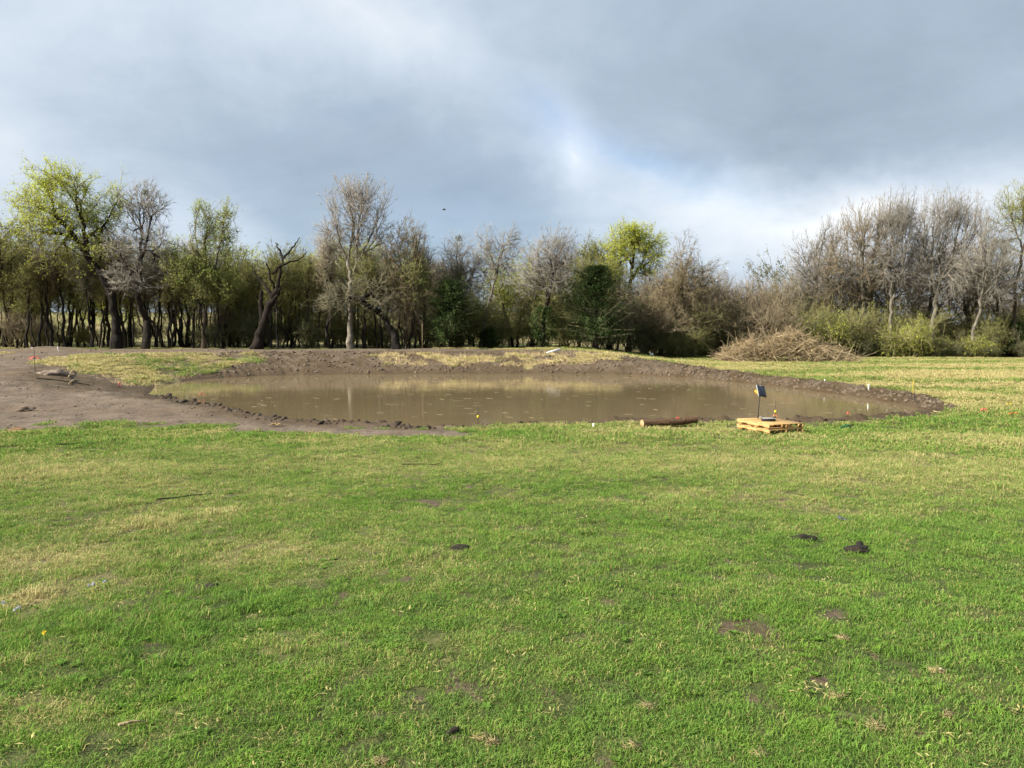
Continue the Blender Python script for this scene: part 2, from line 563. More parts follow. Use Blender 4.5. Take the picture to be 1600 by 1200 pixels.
def simple(name, col, rough=0.8, var=0.25, scale=6.0, bump=0.0, metallic=0.0, spec=0.3):
    m, t, out = material(name)
    b = t.node('ShaderNodeBsdfPrincipled')
    geo = t.node('ShaderNodeNewGeometry')
    n = t.noise(geo.outputs['Position'], scale, 5, 0.6)
    lo = tuple(c * (1 - var) for c in col)
    hi = tuple(min(1, c * (1 + var)) for c in col)
    t.link(t.mix(t.smooth(n, 0.3, 0.7), lo, hi), b.inputs['Base Color'])
    b.inputs['Roughness'].default_value = rough
    b.inputs['Metallic'].default_value = metallic
    b.inputs['Specular IOR Level'].default_value = spec
    if bump:
        bp = t.node('ShaderNodeBump')
        bp.inputs['Strength'].default_value = 0.6
        bp.inputs['Distance'].default_value = bump
        t.link(n, bp.inputs['Height'])
        t.link(bp.outputs[0], b.inputs['Normal'])
    t.link(b.outputs[0], out.inputs[0])
    return m

def leafmat(name, a, b, trans=0.4):
    """thin leaves: light comes through them; each leaf a shade of its own"""
    m, t, out = material(name)
    geo = t.node('ShaderNodeNewGeometry')
    oi = t.node('ShaderNodeObjectInfo')
    n = t.noise(geo.outputs['Position'], 0.9, 3, 0.6)
    f = t.math('ADD', t.math('MULTIPLY', geo.outputs['Random Per Island'], 0.6), t.math('MULTIPLY', n, 0.6))
    f = t.math('ADD', f, t.math('MULTIPLY', t.math('SUBTRACT', oi.outputs['Random'], 0.5), 0.35), clamp=True)
    c = t.mix(f, a, b)
    d = t.node('ShaderNodeBsdfDiffuse')
    tr = t.node('ShaderNodeBsdfTranslucent')
    t.link(c, d.inputs[0])
    t.link(c, tr.inputs[0])
    mx = t.node('ShaderNodeMixShader')
    mx.inputs[0].default_value = trans
    t.link(d.outputs[0], mx.inputs[1])
    t.link(tr.outputs[0], mx.inputs[2])
    t.link(mx.outputs[0], out.inputs[0])
    return m

def barkmat(name, a, b, scale=5.0):
    m, t, out = material(name)
    bs = t.node('ShaderNodeBsdfPrincipled')
    tcn = t.node('ShaderNodeTexCoord')
    mp = t.node('ShaderNodeMapping')
    mp.inputs['Scale'].default_value = (1, 1, 0.25)
    t.link(tcn.outputs['Object'], mp.inputs[0])
    oi = t.node('ShaderNodeObjectInfo')
    n = t.noise(mp.outputs[0], scale, 5, 0.65)
    f = t.math('ADD', t.smooth(n, 0.3, 0.7), t.math('MULTIPLY', t.math('SUBTRACT', oi.outputs['Random'], 0.5), 0.5), clamp=True)
    t.link(t.mix(f, a, b), bs.inputs['Base Color'])
    bs.inputs['Roughness'].default_value = 0.95
    bs.inputs['Specular IOR Level'].default_value = 0.1
    bp = t.node('ShaderNodeBump')
    bp.inputs['Strength'].default_value = 0.8
    bp.inputs['Distance'].default_value = 0.04
    t.link(t.noise(mp.outputs[0], scale * 4, 4, 0.7), bp.inputs['Height'])
    t.link(bp.outputs[0], bs.inputs['Normal'])
    t.link(bs.outputs[0], out.inputs[0])
    return m

M = {}
M['bark_dark'] = barkmat('bark_dark', (0.009, 0.008, 0.007), (0.034, 0.028, 0.022))
M['bark_grey'] = barkmat('bark_grey', (0.085, 0.075, 0.058), (0.22, 0.195, 0.155))
M['bark_brown'] = barkmat('bark_brown', (0.05, 0.038, 0.027), (0.12, 0.092, 0.065))
M['bark_snag'] = barkmat('bark_snag', (0.007, 0.006, 0.005), (0.028, 0.022, 0.017))
M['twig_grey'] = barkmat('twig_grey', (0.16, 0.140, 0.115), (0.32, 0.285, 0.235), 1.0)
M['twig_brown'] = barkmat('twig_brown', (0.13, 0.105, 0.066), (0.28, 0.225, 0.145), 1.0)
M['twig_pink'] = barkmat('twig_pink', (0.15, 0.135, 0.112), (0.30, 0.272, 0.225), 1.0)
M['twig_olive'] = barkmat('twig_olive', (0.12, 0.115, 0.050), (0.26, 0.235, 0.11), 1.0)
M['twig_dark'] = barkmat('twig_dark', (0.085, 0.080, 0.050), (0.20, 0.18, 0.115), 1.0)
M['twig_straw'] = barkmat('twig_straw', (0.165, 0.122, 0.070), (0.43, 0.335, 0.200), 2.0)
M['leaf_lime'] = leafmat('leaf_lime', (0.32, 0.39, 0.035), (0.60, 0.63, 0.11), 0.5)
M['leaf_fresh'] = leafmat('leaf_fresh', (0.22, 0.30, 0.055), (0.47, 0.52, 0.15), 0.5)
M['leaf_olive'] = leafmat('leaf_olive', (0.14, 0.165, 0.036), (0.33, 0.335, 0.10), 0.45)
M['leaf_dull'] = leafmat('leaf_dull', (0.06, 0.078, 0.022), (0.15, 0.17, 0.055), 0.4)
M['leaf_cedar'] = leafmat('leaf_cedar', (0.020, 0.038, 0.015), (0.085, 0.122, 0.042), 0.2)
M['leaf_gold'] = leafmat('leaf_gold', (0.14, 0.125, 0.035), (0.27, 0.22, 0.075), 0.45)
M['leaf_tan'] = leafmat('leaf_tan', (0.22, 0.145, 0.07), (0.42, 0.30, 0.16), 0.3)
M['mud'] = simple('mud', (0.050, 0.035, 0.022), 0.85, 0.45, 9.0, 0.02)
M['black_mud'] = simple('black_mud', (0.018, 0.013, 0.009), 0.9, 0.5, 25.0, 0.01)
M['soil_clod'] = simple('soil_clod', (0.115, 0.086, 0.060), 0.95, 0.4, 7.0, 0.02)

# ------------------------------------------------------------------ ground
def ground_material():
    m, t, out = material('ground_soil_and_turf')
    bs = t.node('ShaderNodeBsdfPrincipled')
    at_ = t.node('ShaderNodeAttribute', attribute_name='zone')
    s = t.node('ShaderNodeSeparateColor')
    t.link(at_.outputs['Color'], s.inputs[0])
    grass, dry, wet = s.outputs[0], s.outputs[1], s.outputs[2]
    geo = t.node('ShaderNodeNewGeometry')
    pos = geo.outputs['Position']
    n1 = t.noise(pos, 1.1, 6, 0.62)
    n2 = t.noise(pos, 7.0, 6, 0.68)
    n3 = t.noise(pos, 34.0, 4, 0.7)
    nb = t.noise(pos, 0.28, 4, 0.6)
    soil = t.ramp(t.math('ADD', t.math('MULTIPLY', n1, 0.5), t.math('MULTIPLY', n2, 0.5)),
                  [(0.33, (0.058, 0.041, 0.028)), (0.48, (0.125, 0.095, 0.068)), (0.63, (0.200, 0.157, 0.114))])
    soil = t.mix(t.math('MULTIPLY', t.smooth(nb, 0.48, 0.66), 0.5), soil, (0.150, 0.102, 0.064))
    soil = t.mix(t.math('MULTIPLY', t.smooth(n3, 0.62, 0.75), 0.5), soil, (0.25, 0.205, 0.155))
    mud = t.mix(n2, (0.030, 0.019, 0.008), (0.092, 0.060, 0.026))
    soil = t.mix(wet, soil, mud)
    turf = t.mix(n2, (0.026, 0.036, 0.010), (0.070, 0.095, 0.022))  # near turf darkened: shadow between the clumps put into the colour
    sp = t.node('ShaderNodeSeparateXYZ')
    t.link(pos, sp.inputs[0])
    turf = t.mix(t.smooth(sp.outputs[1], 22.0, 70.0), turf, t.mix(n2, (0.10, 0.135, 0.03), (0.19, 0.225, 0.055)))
    straw = t.mix(n2, (0.16, 0.125, 0.055), (0.33, 0.265, 0.125))
    dd = t.math('ADD', dry, t.math('MULTIPLY', t.math('SUBTRACT', n2, 0.5), 0.7), clamp=True)
    turf = t.mix(dd, turf, straw)
    cov = t.math('ADD', grass, t.math('MULTIPLY', t.math('SUBTRACT', n2, 0.5), 0.8))
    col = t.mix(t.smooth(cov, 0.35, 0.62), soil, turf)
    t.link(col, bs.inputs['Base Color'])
    t.link(t.math('SUBTRACT', 0.95, t.math('MULTIPLY', wet, 0.30)), bs.inputs['Roughness'])
    bs.inputs['Specular IOR Level'].default_value = 0.2
    h = t.math('ADD', t.math('MULTIPLY', n2, 1.0), t.math('MULTIPLY', n3, 0.35))
    h = t.math('ADD', h, t.math('MULTIPLY', n1, 0.8))
    bp = t.node('ShaderNodeBump')
    bp.inputs['Strength'].default_value = 0.8
    bp.inputs['Distance'].default_value = 0.07
    t.link(h, bp.inputs['Height'])
    t.link(bp.outputs[0], bs.inputs['Normal'])
    t.link(bs.outputs[0], out.inputs[0])
    return m

def build_ground():
    ang = np.concatenate([np.linspace(-42, 42, 700), np.linspace(42, 318, 70)[1:-1]])
    ang = np.radians(90 - ang)
    rad = np.concatenate([[0.0], np.geomspace(0.5, 16, 100)[:-1], np.linspace(16, 60, 330)[:-1], np.geomspace(60, 4500, 70)])
    A, Rr = np.meshgrid(ang, rad[1:])
    x = np.concatenate([[0.0], (Rr * np.cos(A)).ravel()])
    y = np.concatenate([[-0.0], (Rr * np.sin(A)).ravel()])
    z = hf(x, y)
    na, nr = len(ang), len(rad) - 1
    i = np.arange(nr - 1)[:, None] * na + np.arange(na)[None, :]
    j = np.arange(nr - 1)[:, None] * na + (np.arange(na)[None, :] + 1) % na
    q = np.stack([i, i + na, j + na, j], -1).reshape(-1, 4) + 1
    q = q[:, ::-1][:, [3, 2, 1, 0]]
    k = np.arange(na)
    t = np.stack([np.zeros(na, int), k + 1, (k + 1) % na + 1], 1)
    q = q[:, ::-1]
    t = t[:, ::-1]
    me = mesh_np('ground', np.stack([x, y, z], 1), q, t, True)
    g, d, w, sd = zones(x, y)
    far = (np.hypot(x, y) > 75)
    g = np.where(far, 1, g)
    w = np.where(far, 0, w)
    ca = me.attributes.new('zone', 'FLOAT_COLOR', 'POINT')
    ca.data.foreach_set('color', np.stack([g, d, w, np.ones_like(g)], 1).astype(np.float32).ravel())
    o = obj('ground', me, ground_material())
    tag(o, 'grassy field, bare soil banks and dug pond basin', kind='structure')
    return o
build_ground()

def water_material():
    m, t, out = material('muddy_water')
    bs = t.node('ShaderNodeBsdfPrincipled')
    geo = t.node('ShaderNodeNewGeometry')
    pos = geo.outputs['Position']
    n = t.noise(pos, 0.25, 3, 0.5)
    t.link(t.mix(n, (0.142, 0.107, 0.056), (0.182, 0.140, 0.078)), bs.inputs['Base Color'])
    t.link(t.math('MULTIPLY_ADD', t.smooth(t.noise(pos, 0.55, 4, 0.6), 0.45, 0.65), 0.07, 0.02), bs.inputs['Roughness'])
    bs.inputs['IOR'].default_value = 1.33
    mp = t.node('ShaderNodeMapping')
    mp.inputs['Scale'].default_value = (1.0, 1.6, 1.0)
    t.link(pos, mp.inputs[0])
    h = t.math('ADD', t.math('MULTIPLY', t.noise(mp.outputs[0], 3.2, 4, 0.6), 1.0), t.math('MULTIPLY', t.noise(mp.outputs[0], 14.0, 3, 0.6), 0.16))
    bp = t.node('ShaderNodeBump')
    bp.inputs['Strength'].default_value = 0.085
    bp.inputs['Distance'].default_value = 0.02
    t.link(h, bp.inputs['Height'])
    t.link(bp.outputs[0], bs.inputs['Normal'])
    t.link(bs.outputs[0], out.inputs[0])
    return m

xs, ys = np.meshgrid(np.linspace(-24, 20, 23), np.linspace(17.5, 52, 19))
ii = np.arange(18)[:, None] * 23 + np.arange(22)[None, :]
wq = np.stack([ii, ii + 1, ii + 24, ii + 23], -1).reshape(-1, 4)
wo = obj('water', mesh_np('water', np.stack([xs.ravel(), ys.ravel(), np.zeros(xs.size)], 1), wq), water_material())
tag(wo, 'still muddy brown pond water', kind='structure')

# ------------------------------------------------------------------ grass
def blade_clump(name, n, rad, h0, h1, lean, width, seed, mat):
    rg = np.random.default_rng(seed)
    V, q, t, col = [], [], [], []
    for k in range(n):
        a, r = rg.uniform(0, 2 * math.pi), rad * math.sqrt(rg.uniform())
        b = np.array([r * math.cos(a), r * math.sin(a), -0.004])
        h = rg.uniform(h0, h1) * (0.75 + 0.5 * rg.uniform())
        la = rg.uniform(0, 2 * math.pi)
        ln = lean * (0.3 + rg.uniform())
        d = np.array([math.cos(la), math.sin(la), 0])
        side = np.array([-math.sin(la + rg.normal() * 0.6), math.cos(la + rg.normal() * 0.6), 0]) * width * rg.uniform(0.7, 1.3) / 2
        up = np.array([0, 0, 1.0])
        p1 = b + up * h * 0.6 + d * h * ln * 0.35
        p2 = b + up * h * (1 - 0.35 * ln) + d * h * ln
        i = len(V)
        V += [b - side, b + side, p1 - side * 0.8, p1 + side * 0.8, p2]
        q.append((i, i + 1, i + 3, i + 2))
        t.append((i + 2, i + 3, i + 4))
        rv = rg.uniform()
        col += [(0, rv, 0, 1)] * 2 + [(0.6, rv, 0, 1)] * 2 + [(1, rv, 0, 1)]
    me = mesh_np(name, V, q, t, False)
    ca = me.attributes.new('blade', 'FLOAT_COLOR', 'POINT')
    ca.data.foreach_set('color', np.array(col, np.float32).ravel())
    me.materials.append(mat)
    return bpy.data.objects.new(name, me)

def grass_material():
    m, t, out = material('grass_blades')
    a1 = t.node('ShaderNodeAttribute', attribute_name='blade')
    s = t.node('ShaderNodeSeparateColor')
    t.link(a1.outputs['Color'], s.inputs[0])
    a2 = t.node('ShaderNodeAttribute', attribute_name='dry', attribute_type='INSTANCER')
    oi = t.node('ShaderNodeObjectInfo')
    geo = t.node('ShaderNodeNewGeometry')
    n = t.noise(geo.outputs['Position'], 0.7, 4, 0.6)
    green = t.mix(s.outputs[1], (0.084, 0.205, 0.030), (0.270, 0.425, 0.092))
    green = t.mix(t.math('MULTIPLY', t.smooth(n, 0.35, 0.65), 0.6), green, (0.172, 0.335, 0.048))
    green = t.mix(t.math('MULTIPLY', oi.outputs['Random'], 0.35), green, (0.075, 0.165, 0.036))
    tan = t.mix(s.outputs[1], (0.46, 0.39, 0.15), (0.72, 0.63, 0.32))
    mott = t.noise(geo.outputs['Position'], 4.5, 4, 0.65)
    green = t.mix(1.0, green, t.ramp(mott, [(0.30, (0.68, 0.74, 0.85)), (0.50, (0.98, 1.0, 0.95)), (0.68, (1.22, 1.18, 0.95))]), 'MULTIPLY')
    # a blade is straw when its own number falls under the patch's dryness
    f = t.smooth(t.math('SUBTRACT', t.math('ADD', t.math('MULTIPLY', a2.outputs['Fac'], 1.15), 0.0), s.outputs[1]), -0.12, 0.10)
    c = t.mix(f, green, tan)
    c = t.mix(t.math('MULTIPLY', t.math('SUBTRACT', 1.0, s.outputs[0]), 0.45), c, (0.11, 0.115, 0.035))  # darker towards the root: shade low between blades painted into the colour
    d = t.node('ShaderNodeBsdfDiffuse')
    tr = t.node('ShaderNodeBsdfTranslucent')
    t.link(c, d.inputs[0])
    t.link(c, tr.inputs[0])
    mx = t.node('ShaderNodeMixShader')
    mx.inputs[0].default_value = 0.35
    t.link(d.outputs[0], mx.inputs[1])
    t.link(tr.outputs[0], mx.inputs[2])
    t.link(mx.outputs[0], out.inputs[0])
    return m

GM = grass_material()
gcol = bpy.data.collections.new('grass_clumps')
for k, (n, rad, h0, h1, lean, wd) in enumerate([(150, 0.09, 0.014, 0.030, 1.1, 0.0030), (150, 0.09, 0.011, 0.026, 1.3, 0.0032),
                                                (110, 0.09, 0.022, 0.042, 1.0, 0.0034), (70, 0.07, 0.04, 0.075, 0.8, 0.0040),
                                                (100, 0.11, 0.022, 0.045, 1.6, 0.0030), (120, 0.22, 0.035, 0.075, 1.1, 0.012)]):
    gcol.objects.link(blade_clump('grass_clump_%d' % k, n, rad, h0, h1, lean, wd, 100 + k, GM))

def extra_clump(name, kind, seed):
    rg = np.random.default_rng(seed)
    V, q, col = [], [], []
    if kind == 'weed':
        for k in range(13):
            a = k * 2.4 + rg.normal() * .2
            L, w, lift = rg.uniform(.02, .045), rg.uniform(.007, .013), rg.uniform(.2, .8)
            d = np.array([math.cos(a), math.sin(a), 0])
            sd = np.array([-d[1], d[0], 0]) * w
            i = len(V)
            up = np.array([0, 0, 1.0])
            V += [up * .006, d * L * .55 + sd + up * (.008 + L * lift * .6), d * L + up * (.006 + L * lift * .7), d * L * .55 - sd + up * (.008 + L * lift * .6)]
            q.append((i, i + 1, i + 2, i + 3))
            rv = rg.uniform(.05, .45)
            col += [(.5, rv, 0, 1)] * 4
    else:
        for k in range(9):
            c = np.append(rg.normal(size=2) * .06, rg.uniform(.012, .028))
            a, L, w = rg.uniform(0, 6.28), rg.uniform(.015, .06), rg.uniform(.0015, .006)
            d = np.array([math.cos(a), math.sin(a), rg.normal() * .15])
            sd = np.array([-d[1], d[0], 0]) * w
            i = len(V)
            V += [c - d * L / 2 - sd * .4, c - sd + np.array([0, 0, .004]), c + d * L / 2, c + sd + np.array([0, 0, .003])]
            q.append((i, i + 1, i + 2, i + 3))
            col += [(.9, rg.uniform(.0, .5), 0, 1)] * 4
    me = mesh_np(name, V, q, None, False)
    ca = me.attributes.new('blade', 'FLOAT_COLOR', 'POINT')
    ca.data.foreach_set('color', np.array(col, np.float32).ravel())
    me.materials.append(GM)
    return bpy.data.objects.new(name, me)
gcol.objects.link(extra_clump('grass_clump_6', 'weed', 31))
gcol.objects.link(extra_clump('grass_clump_7', 'litter', 32))

def scatter_group(coll):
    ng = bpy.data.node_groups.new('scatter', 'GeometryNodeTree')
    ng.interface.new_socket('Geometry', in_out='INPUT', socket_type='NodeSocketGeometry')
    ng.interface.new_socket('Geometry', in_out='OUTPUT', socket_type='NodeSocketGeometry')
    gi = ng.nodes.new('NodeGroupInput')
    go = ng.nodes.new('NodeGroupOutput')
    iop = ng.nodes.new('GeometryNodeInstanceOnPoints')
    ci = ng.nodes.new('GeometryNodeCollectionInfo')
    ci.inputs['Collection'].default_value = coll
    ci.inputs['Separate Children'].default_value = True
    ci.inputs['Reset Children'].default_value = True
    iop.inputs['Pick Instance'].default_value = True
    def attr(nm, ty):
        n = ng.nodes.new('GeometryNodeInputNamedAttribute')
        n.data_type = ty
        n.inputs['Name'].default_value = nm
        return n.outputs[0]
    L = ng.links.new
    L(gi.outputs[0], iop.inputs['Points'])
    L(ci.outputs[0], iop.inputs['Instance'])
    L(attr('idx', 'INT'), iop.inputs['Instance Index'])
    L(attr('rot', 'FLOAT_VECTOR'), iop.inputs['Rotation'])
    L(attr('scl', 'FLOAT_VECTOR'), iop.inputs['Scale'])
    L(iop.outputs[0], go.inputs[0])
    return ng

def point_cloud(name, P, idx, rot, scl, dry, ng):
    me = bpy.data.meshes.new(name)
    me.vertices.add(len(P))
    me.vertices.foreach_set('co', P.astype(np.float32).ravel())
    for nm, ty, arr, key in (('idx', 'INT', idx.astype(np.int32), 'value'), ('rot', 'FLOAT_VECTOR', rot.astype(np.float32).ravel(), 'vector'),
                             ('scl', 'FLOAT_VECTOR', scl.astype(np.float32).ravel(), 'vector'), ('dry', 'FLOAT', dry.astype(np.float32), 'value')):
        a = me.attributes.new(nm, ty, 'POINT')
        a.data.foreach_set(key, arr)
    o = obj(name, me)
    md = o.modifiers.new('scatter', 'NODES')
    md.node_group = ng
    return o

def build_grass():
    rg = np.random.default_rng(7)
    allx, ally = [], []
    for r0, r1, dens, half in ((1.5, 3.2, 230, 42), (3.2, 5.5, 200, 40), (5.5, 9, 130, 38), (9, 14, 80, 37), (14, 21, 48, 36), (21, 36, 15, 36), (36, 72, 8, 36)):
        area = (r1 * r1 - r0 * r0) * R(half)
        n = int(area * dens)
        r = np.sqrt(rg.uniform(r0 * r0, r1 * r1, n))
        a = rg.uniform(-R(half), R(half), n)
        allx.append(r * np.sin(a))
        ally.append(r * np.cos(a))
    x, y = np.concatenate(allx), np.concatenate(ally)
    g, d, w, sd = zones(x, y)
    far = np.hypot(x, y)
    keep = (rg.uniform(size=len(x)) < np.clip((g - 0.12) * 1.25, 0, 1)) & (sd > 0.35)
    keep &= ~((y > 58) & (x < 2)) & ~((y > 68))
    # none under the pallets and the log
    keep &= ~((np.abs(x - 6.1) < 0.75) & (np.abs(y - 19.1) < 0.75)) & ~((x > 3.1) & (x < 4.75) & (np.abs(y - 19.3) < 0.28))
    x, y, g, d, far = x[keep], y[keep], g[keep], d[keep], far[keep]
    z = hf(x, y)
    n = len(x)
    u = rg.uniform(size=n)
    tall = fbm(x, y, 1.1, 111, 3)
    lush = np.exp(-(((x + 2.35) / .6) ** 2 + ((y - 4.45) / .5) ** 2)) + np.exp(-(((x + 1.9) / .4) ** 2 + ((y - 5.1) / .25) ** 2))
    idx = np.where(u < 0.40, 0, np.where(u < 0.75, 1, 2))
    idx = np.where((tall > 0.58) & (u > 0.6), 2, idx)
    idx = np.where((tall > 0.70) & (u > 0.9), 3, idx)
    idx = np.where((lush > 0.45) & (u > 0.72), 3, idx)
    idx = np.where((lush > 0.25) & (u < 0.5), 2, idx)
    idx = np.where((d > 0.45) & (u < 0.45), 4, idx)
    idx = np.where((d > 0.55) & (u > 0.86), 3, idx)
    idx = np.where(far > 15, np.where(u < np.clip((far - 15) / 8, 0, 0.9), 5, idx), idx)
    u2 = rg.uniform(size=n)
    wd_ = fbm(x, y, 0.8, 121, 3)
    idx = np.where((far < 12) & (u2 < np.where(wd_ > 0.55, 0.10, 0.02)), 6, idx)
    idx = np.where((far < 14) & (u2 > 0.965), 7, idx)
    d = np.where(idx == 6, 0.0, np.where(idx == 7, 1.0, d))
    rot = np.stack([rg.normal(0, 0.10, n), rg.normal(0, 0.10, n), rg.uniform(0, 2 * math.pi, n)], 1)
    s = rg.uniform(0.8, 1.25, n) * (1 + np.clip((far - 5) / 22, 0, 0.45)) * 1.0
    s = np.where(idx == 5, rg.uniform(0.8, 1.3, n) * np.clip(0.6 + far / 50, 0.9, 1.5), s)
    s = np.where(idx == 6, rg.uniform(0.45, 1.0, n), s)
    s = np.where(idx == 7, rg.uniform(0.5, 0.9, n), s)
    hz = s * (0.75 + 0.5 * rg.uniform(size=n)) * np.where(d > 0.6, 1.1, 1)
    d = np.clip(d + np.where(idx > 5, 0, rg.normal(0, 0.07, n)), 0, 1)
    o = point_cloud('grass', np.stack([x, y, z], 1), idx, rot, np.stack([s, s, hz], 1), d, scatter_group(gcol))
    tag(o, 'short green turf with straw-coloured patches covering the field', 'grass', kind='stuff')
    print('grass clumps', n)
build_grass()

# ------------------------------------------------------------------ trees
def perp_frames(d):
    up = np.where(np.abs(d[:, 2:3]) < 0.9, np.array([[0, 0, 1.0]]), np.array([[1.0, 0, 0]]))
    a = np.cross(d, up)
    a /= np.linalg.norm(a, axis=1)[:, None] + 1e-9
    return a, np.cross(a, d)

def tubes_np(P0, P1, R0, R1, sides):
    d = P1 - P0
    d = d / (np.linalg.norm(d, axis=1)[:, None] + 1e-9)
    a, b = perp_frames(d)
    ang = np.arange(sides) * 2 * math.pi / sides
    ring = np.cos(ang)[None, :, None] * a[:, None, :] + np.sin(ang)[None, :, None] * b[:, None, :]
    V = np.concatenate([P0[:, None, :] + R0[:, None, None] * ring, P1[:, None, :] + R1[:, None, None] * ring], 1)
    base = (np.arange(len(P0)) * 2 * sides)[:, None]
    k = np.arange(sides)[None, :]
    k2 = (np.arange(sides)[None, :] + 1) % sides
    q = np.stack([base + k, base + k2, base + sides + k2, base + sides + k], -1).reshape(-1, 4)
    return V.reshape(-1, 3), q

def cones_np(P0, P1, R0):
    d = P1 - P0
    d = d / (np.linalg.norm(d, axis=1)[:, None] + 1e-9)
    a, b = perp_frames(d)
    ang = np.arange(3) * 2 * math.pi / 3
    ring = np.cos(ang)[None, :, None] * a[:, None, :] + np.sin(ang)[None, :, None] * b[:, None, :]
    V = np.concatenate([P0[:, None, :] + R0[:, None, None] * ring, P1[:, None, :]], 1)
    base = (np.arange(len(P0)) * 4)[:, None]
    t = np.concatenate([base + np.array([[i, (i + 1) % 3, 3]]) for i in range(3)], 1).reshape(-1, 3)
    return V.reshape(-1, 3), t

def leaves_np(P, size, rg, flat=0.0, aspect=0.55, along=None):
    n = len(P)
    d = rg.normal(size=(n, 3)) if along is None else along.copy()
    d[:, 2] *= (1 - flat)
    d /= np.linalg.norm(d, axis=1)[:, None] + 1e-9
    a, b = perp_frames(d)
    s = size * rg.uniform(0.6, 1.35, n)[:, None]
    V = np.stack([P, P + d * s * 0.5 + a * s * aspect * 0.5 + b * s * 0.08, P + d * s, P + d * s * 0.5 - a * s * aspect * 0.5 + b * s * 0.08], 1)
    q = (np.arange(n) * 4)[:, None] + np.arange(4)[None, :]
    return V.reshape(-1, 3), q

class Skeleton:
    def __init__(self, seed):
        self.rg = np.random.default_rng(seed)
        self.a, self.b, self.ra, self.rb, self.n = [], [], [], [], []
        self.ends = []
        self.stem, self.st = 0, []
    def seg(self, p, q, r0, r1, n, bend=0.07):
        L = np.linalg.norm(q - p)
        k = 4 if r0 > 0.05 and L > 1.0 else (3 if L > 0.6 else 2)
        prev, rp = p, r0
        for i in range(1, k + 1):
            t = i / k
            w = p + (q - p) * t
            if i < k:
                w = w + self.rg.normal(size=3) * L * bend * 0.6
            rq = r0 + (r1 - r0) * t
            self.a.append(prev); self.b.append(w); self.ra.append(rp); self.rb.append(rq); self.n.append(n); self.st.append(self.stem)
            prev, rp = w, rq
    def grow(self, P, d, tips, rbase, rtip, bend=0.07, tmin=0.28, tmax=0.48, inertia=0.35, ntot=None):
        rg = self.rg
        N = ntot or len(tips)
        e = math.log(rbase / rtip) / math.log(max(N, 2))
        rad = lambda n: rtip * n ** e
        stack = [(np.asarray(P, float), np.asarray(d, float), np.arange(len(tips)), rad(len(tips)))]
        while stack:
            P, d, ix, rp = stack.pop()
            n = len(ix)
            if n <= 2:
                for i in ix:
                    self.seg(P, tips[i], min(rp, rtip * 1.6), rtip * 0.8, 1, bend * 1.3)
                    v = tips[i] - P
                    self.ends.append((tips[i], v / (np.linalg.norm(v) + 1e-9)))
                continue
            pts = tips[ix]
            v = pts.mean(0) - P
            L = np.linalg.norm(v) + 1e-9
            dn = v / L * (1 - inertia) + d * inertia + rg.normal(size=3) * 0.10
            dn /= np.linalg.norm(dn) + 1e-9
            Q = P + dn * L * rg.uniform(tmin, tmax)
            r = rad(n)
            self.seg(P, Q, min(rp, r * 1.12), r * 0.95, n, bend)
            u = pts - Q
            u = u / (np.linalg.norm(u, axis=1)[:, None] + 1e-9)
            c = u - u.mean(0)
            w_, vec = np.linalg.eigh(c.T @ c)
            ax = vec[:, 2] + rg.normal(size=3) * 0.25
            pr = c @ ax
            cut = np.quantile(pr, rg.uniform(0.3, 0.7))
            m = pr < cut
            if m.all() or not m.any():
                m = np.arange(n) < n // 2
            stack.append((Q, dn, ix[m], r))
            stack.append((Q, dn, ix[~m], r))
    def arrays(self):
        return (np.array(self.a), np.array(self.b), np.array(self.ra), np.array(self.rb), np.array(self.n))

def blob_tips(rg, blobs, n, shell=0.5):
    vol = np.array([b[3] * b[4] * b[5] for b in blobs]) ** 0.8
    cnt = np.maximum(1, (n * vol / vol.sum()).astype(int))
    out = []
    for b, k in zip(blobs, cnt):
        d = rg.normal(size=(k, 3))
        d /= np.linalg.norm(d, axis=1)[:, None]
        r = rg.uniform(size=(k, 1)) ** shell
        ph = rg.uniform(0, 6.28, 4)
        lump = 1 + 0.16 * np.sin(d[:, :1] * 4.3 + ph[0]) + 0.16 * np.sin(d[:, 2:] * 5.1 + ph[1]) + 0.12 * np.sin(d[:, 1:2] * 4.7 + d[:, 2:] * 3 + ph[2])
        r = r * (0.86 + 0.2 * rg.uniform(size=(k, 1))) * np.minimum(lump, 1.22)
        out.append(np.array(b[:3]) + d * r * np.array(b[3:]))
    return np.concatenate(out)

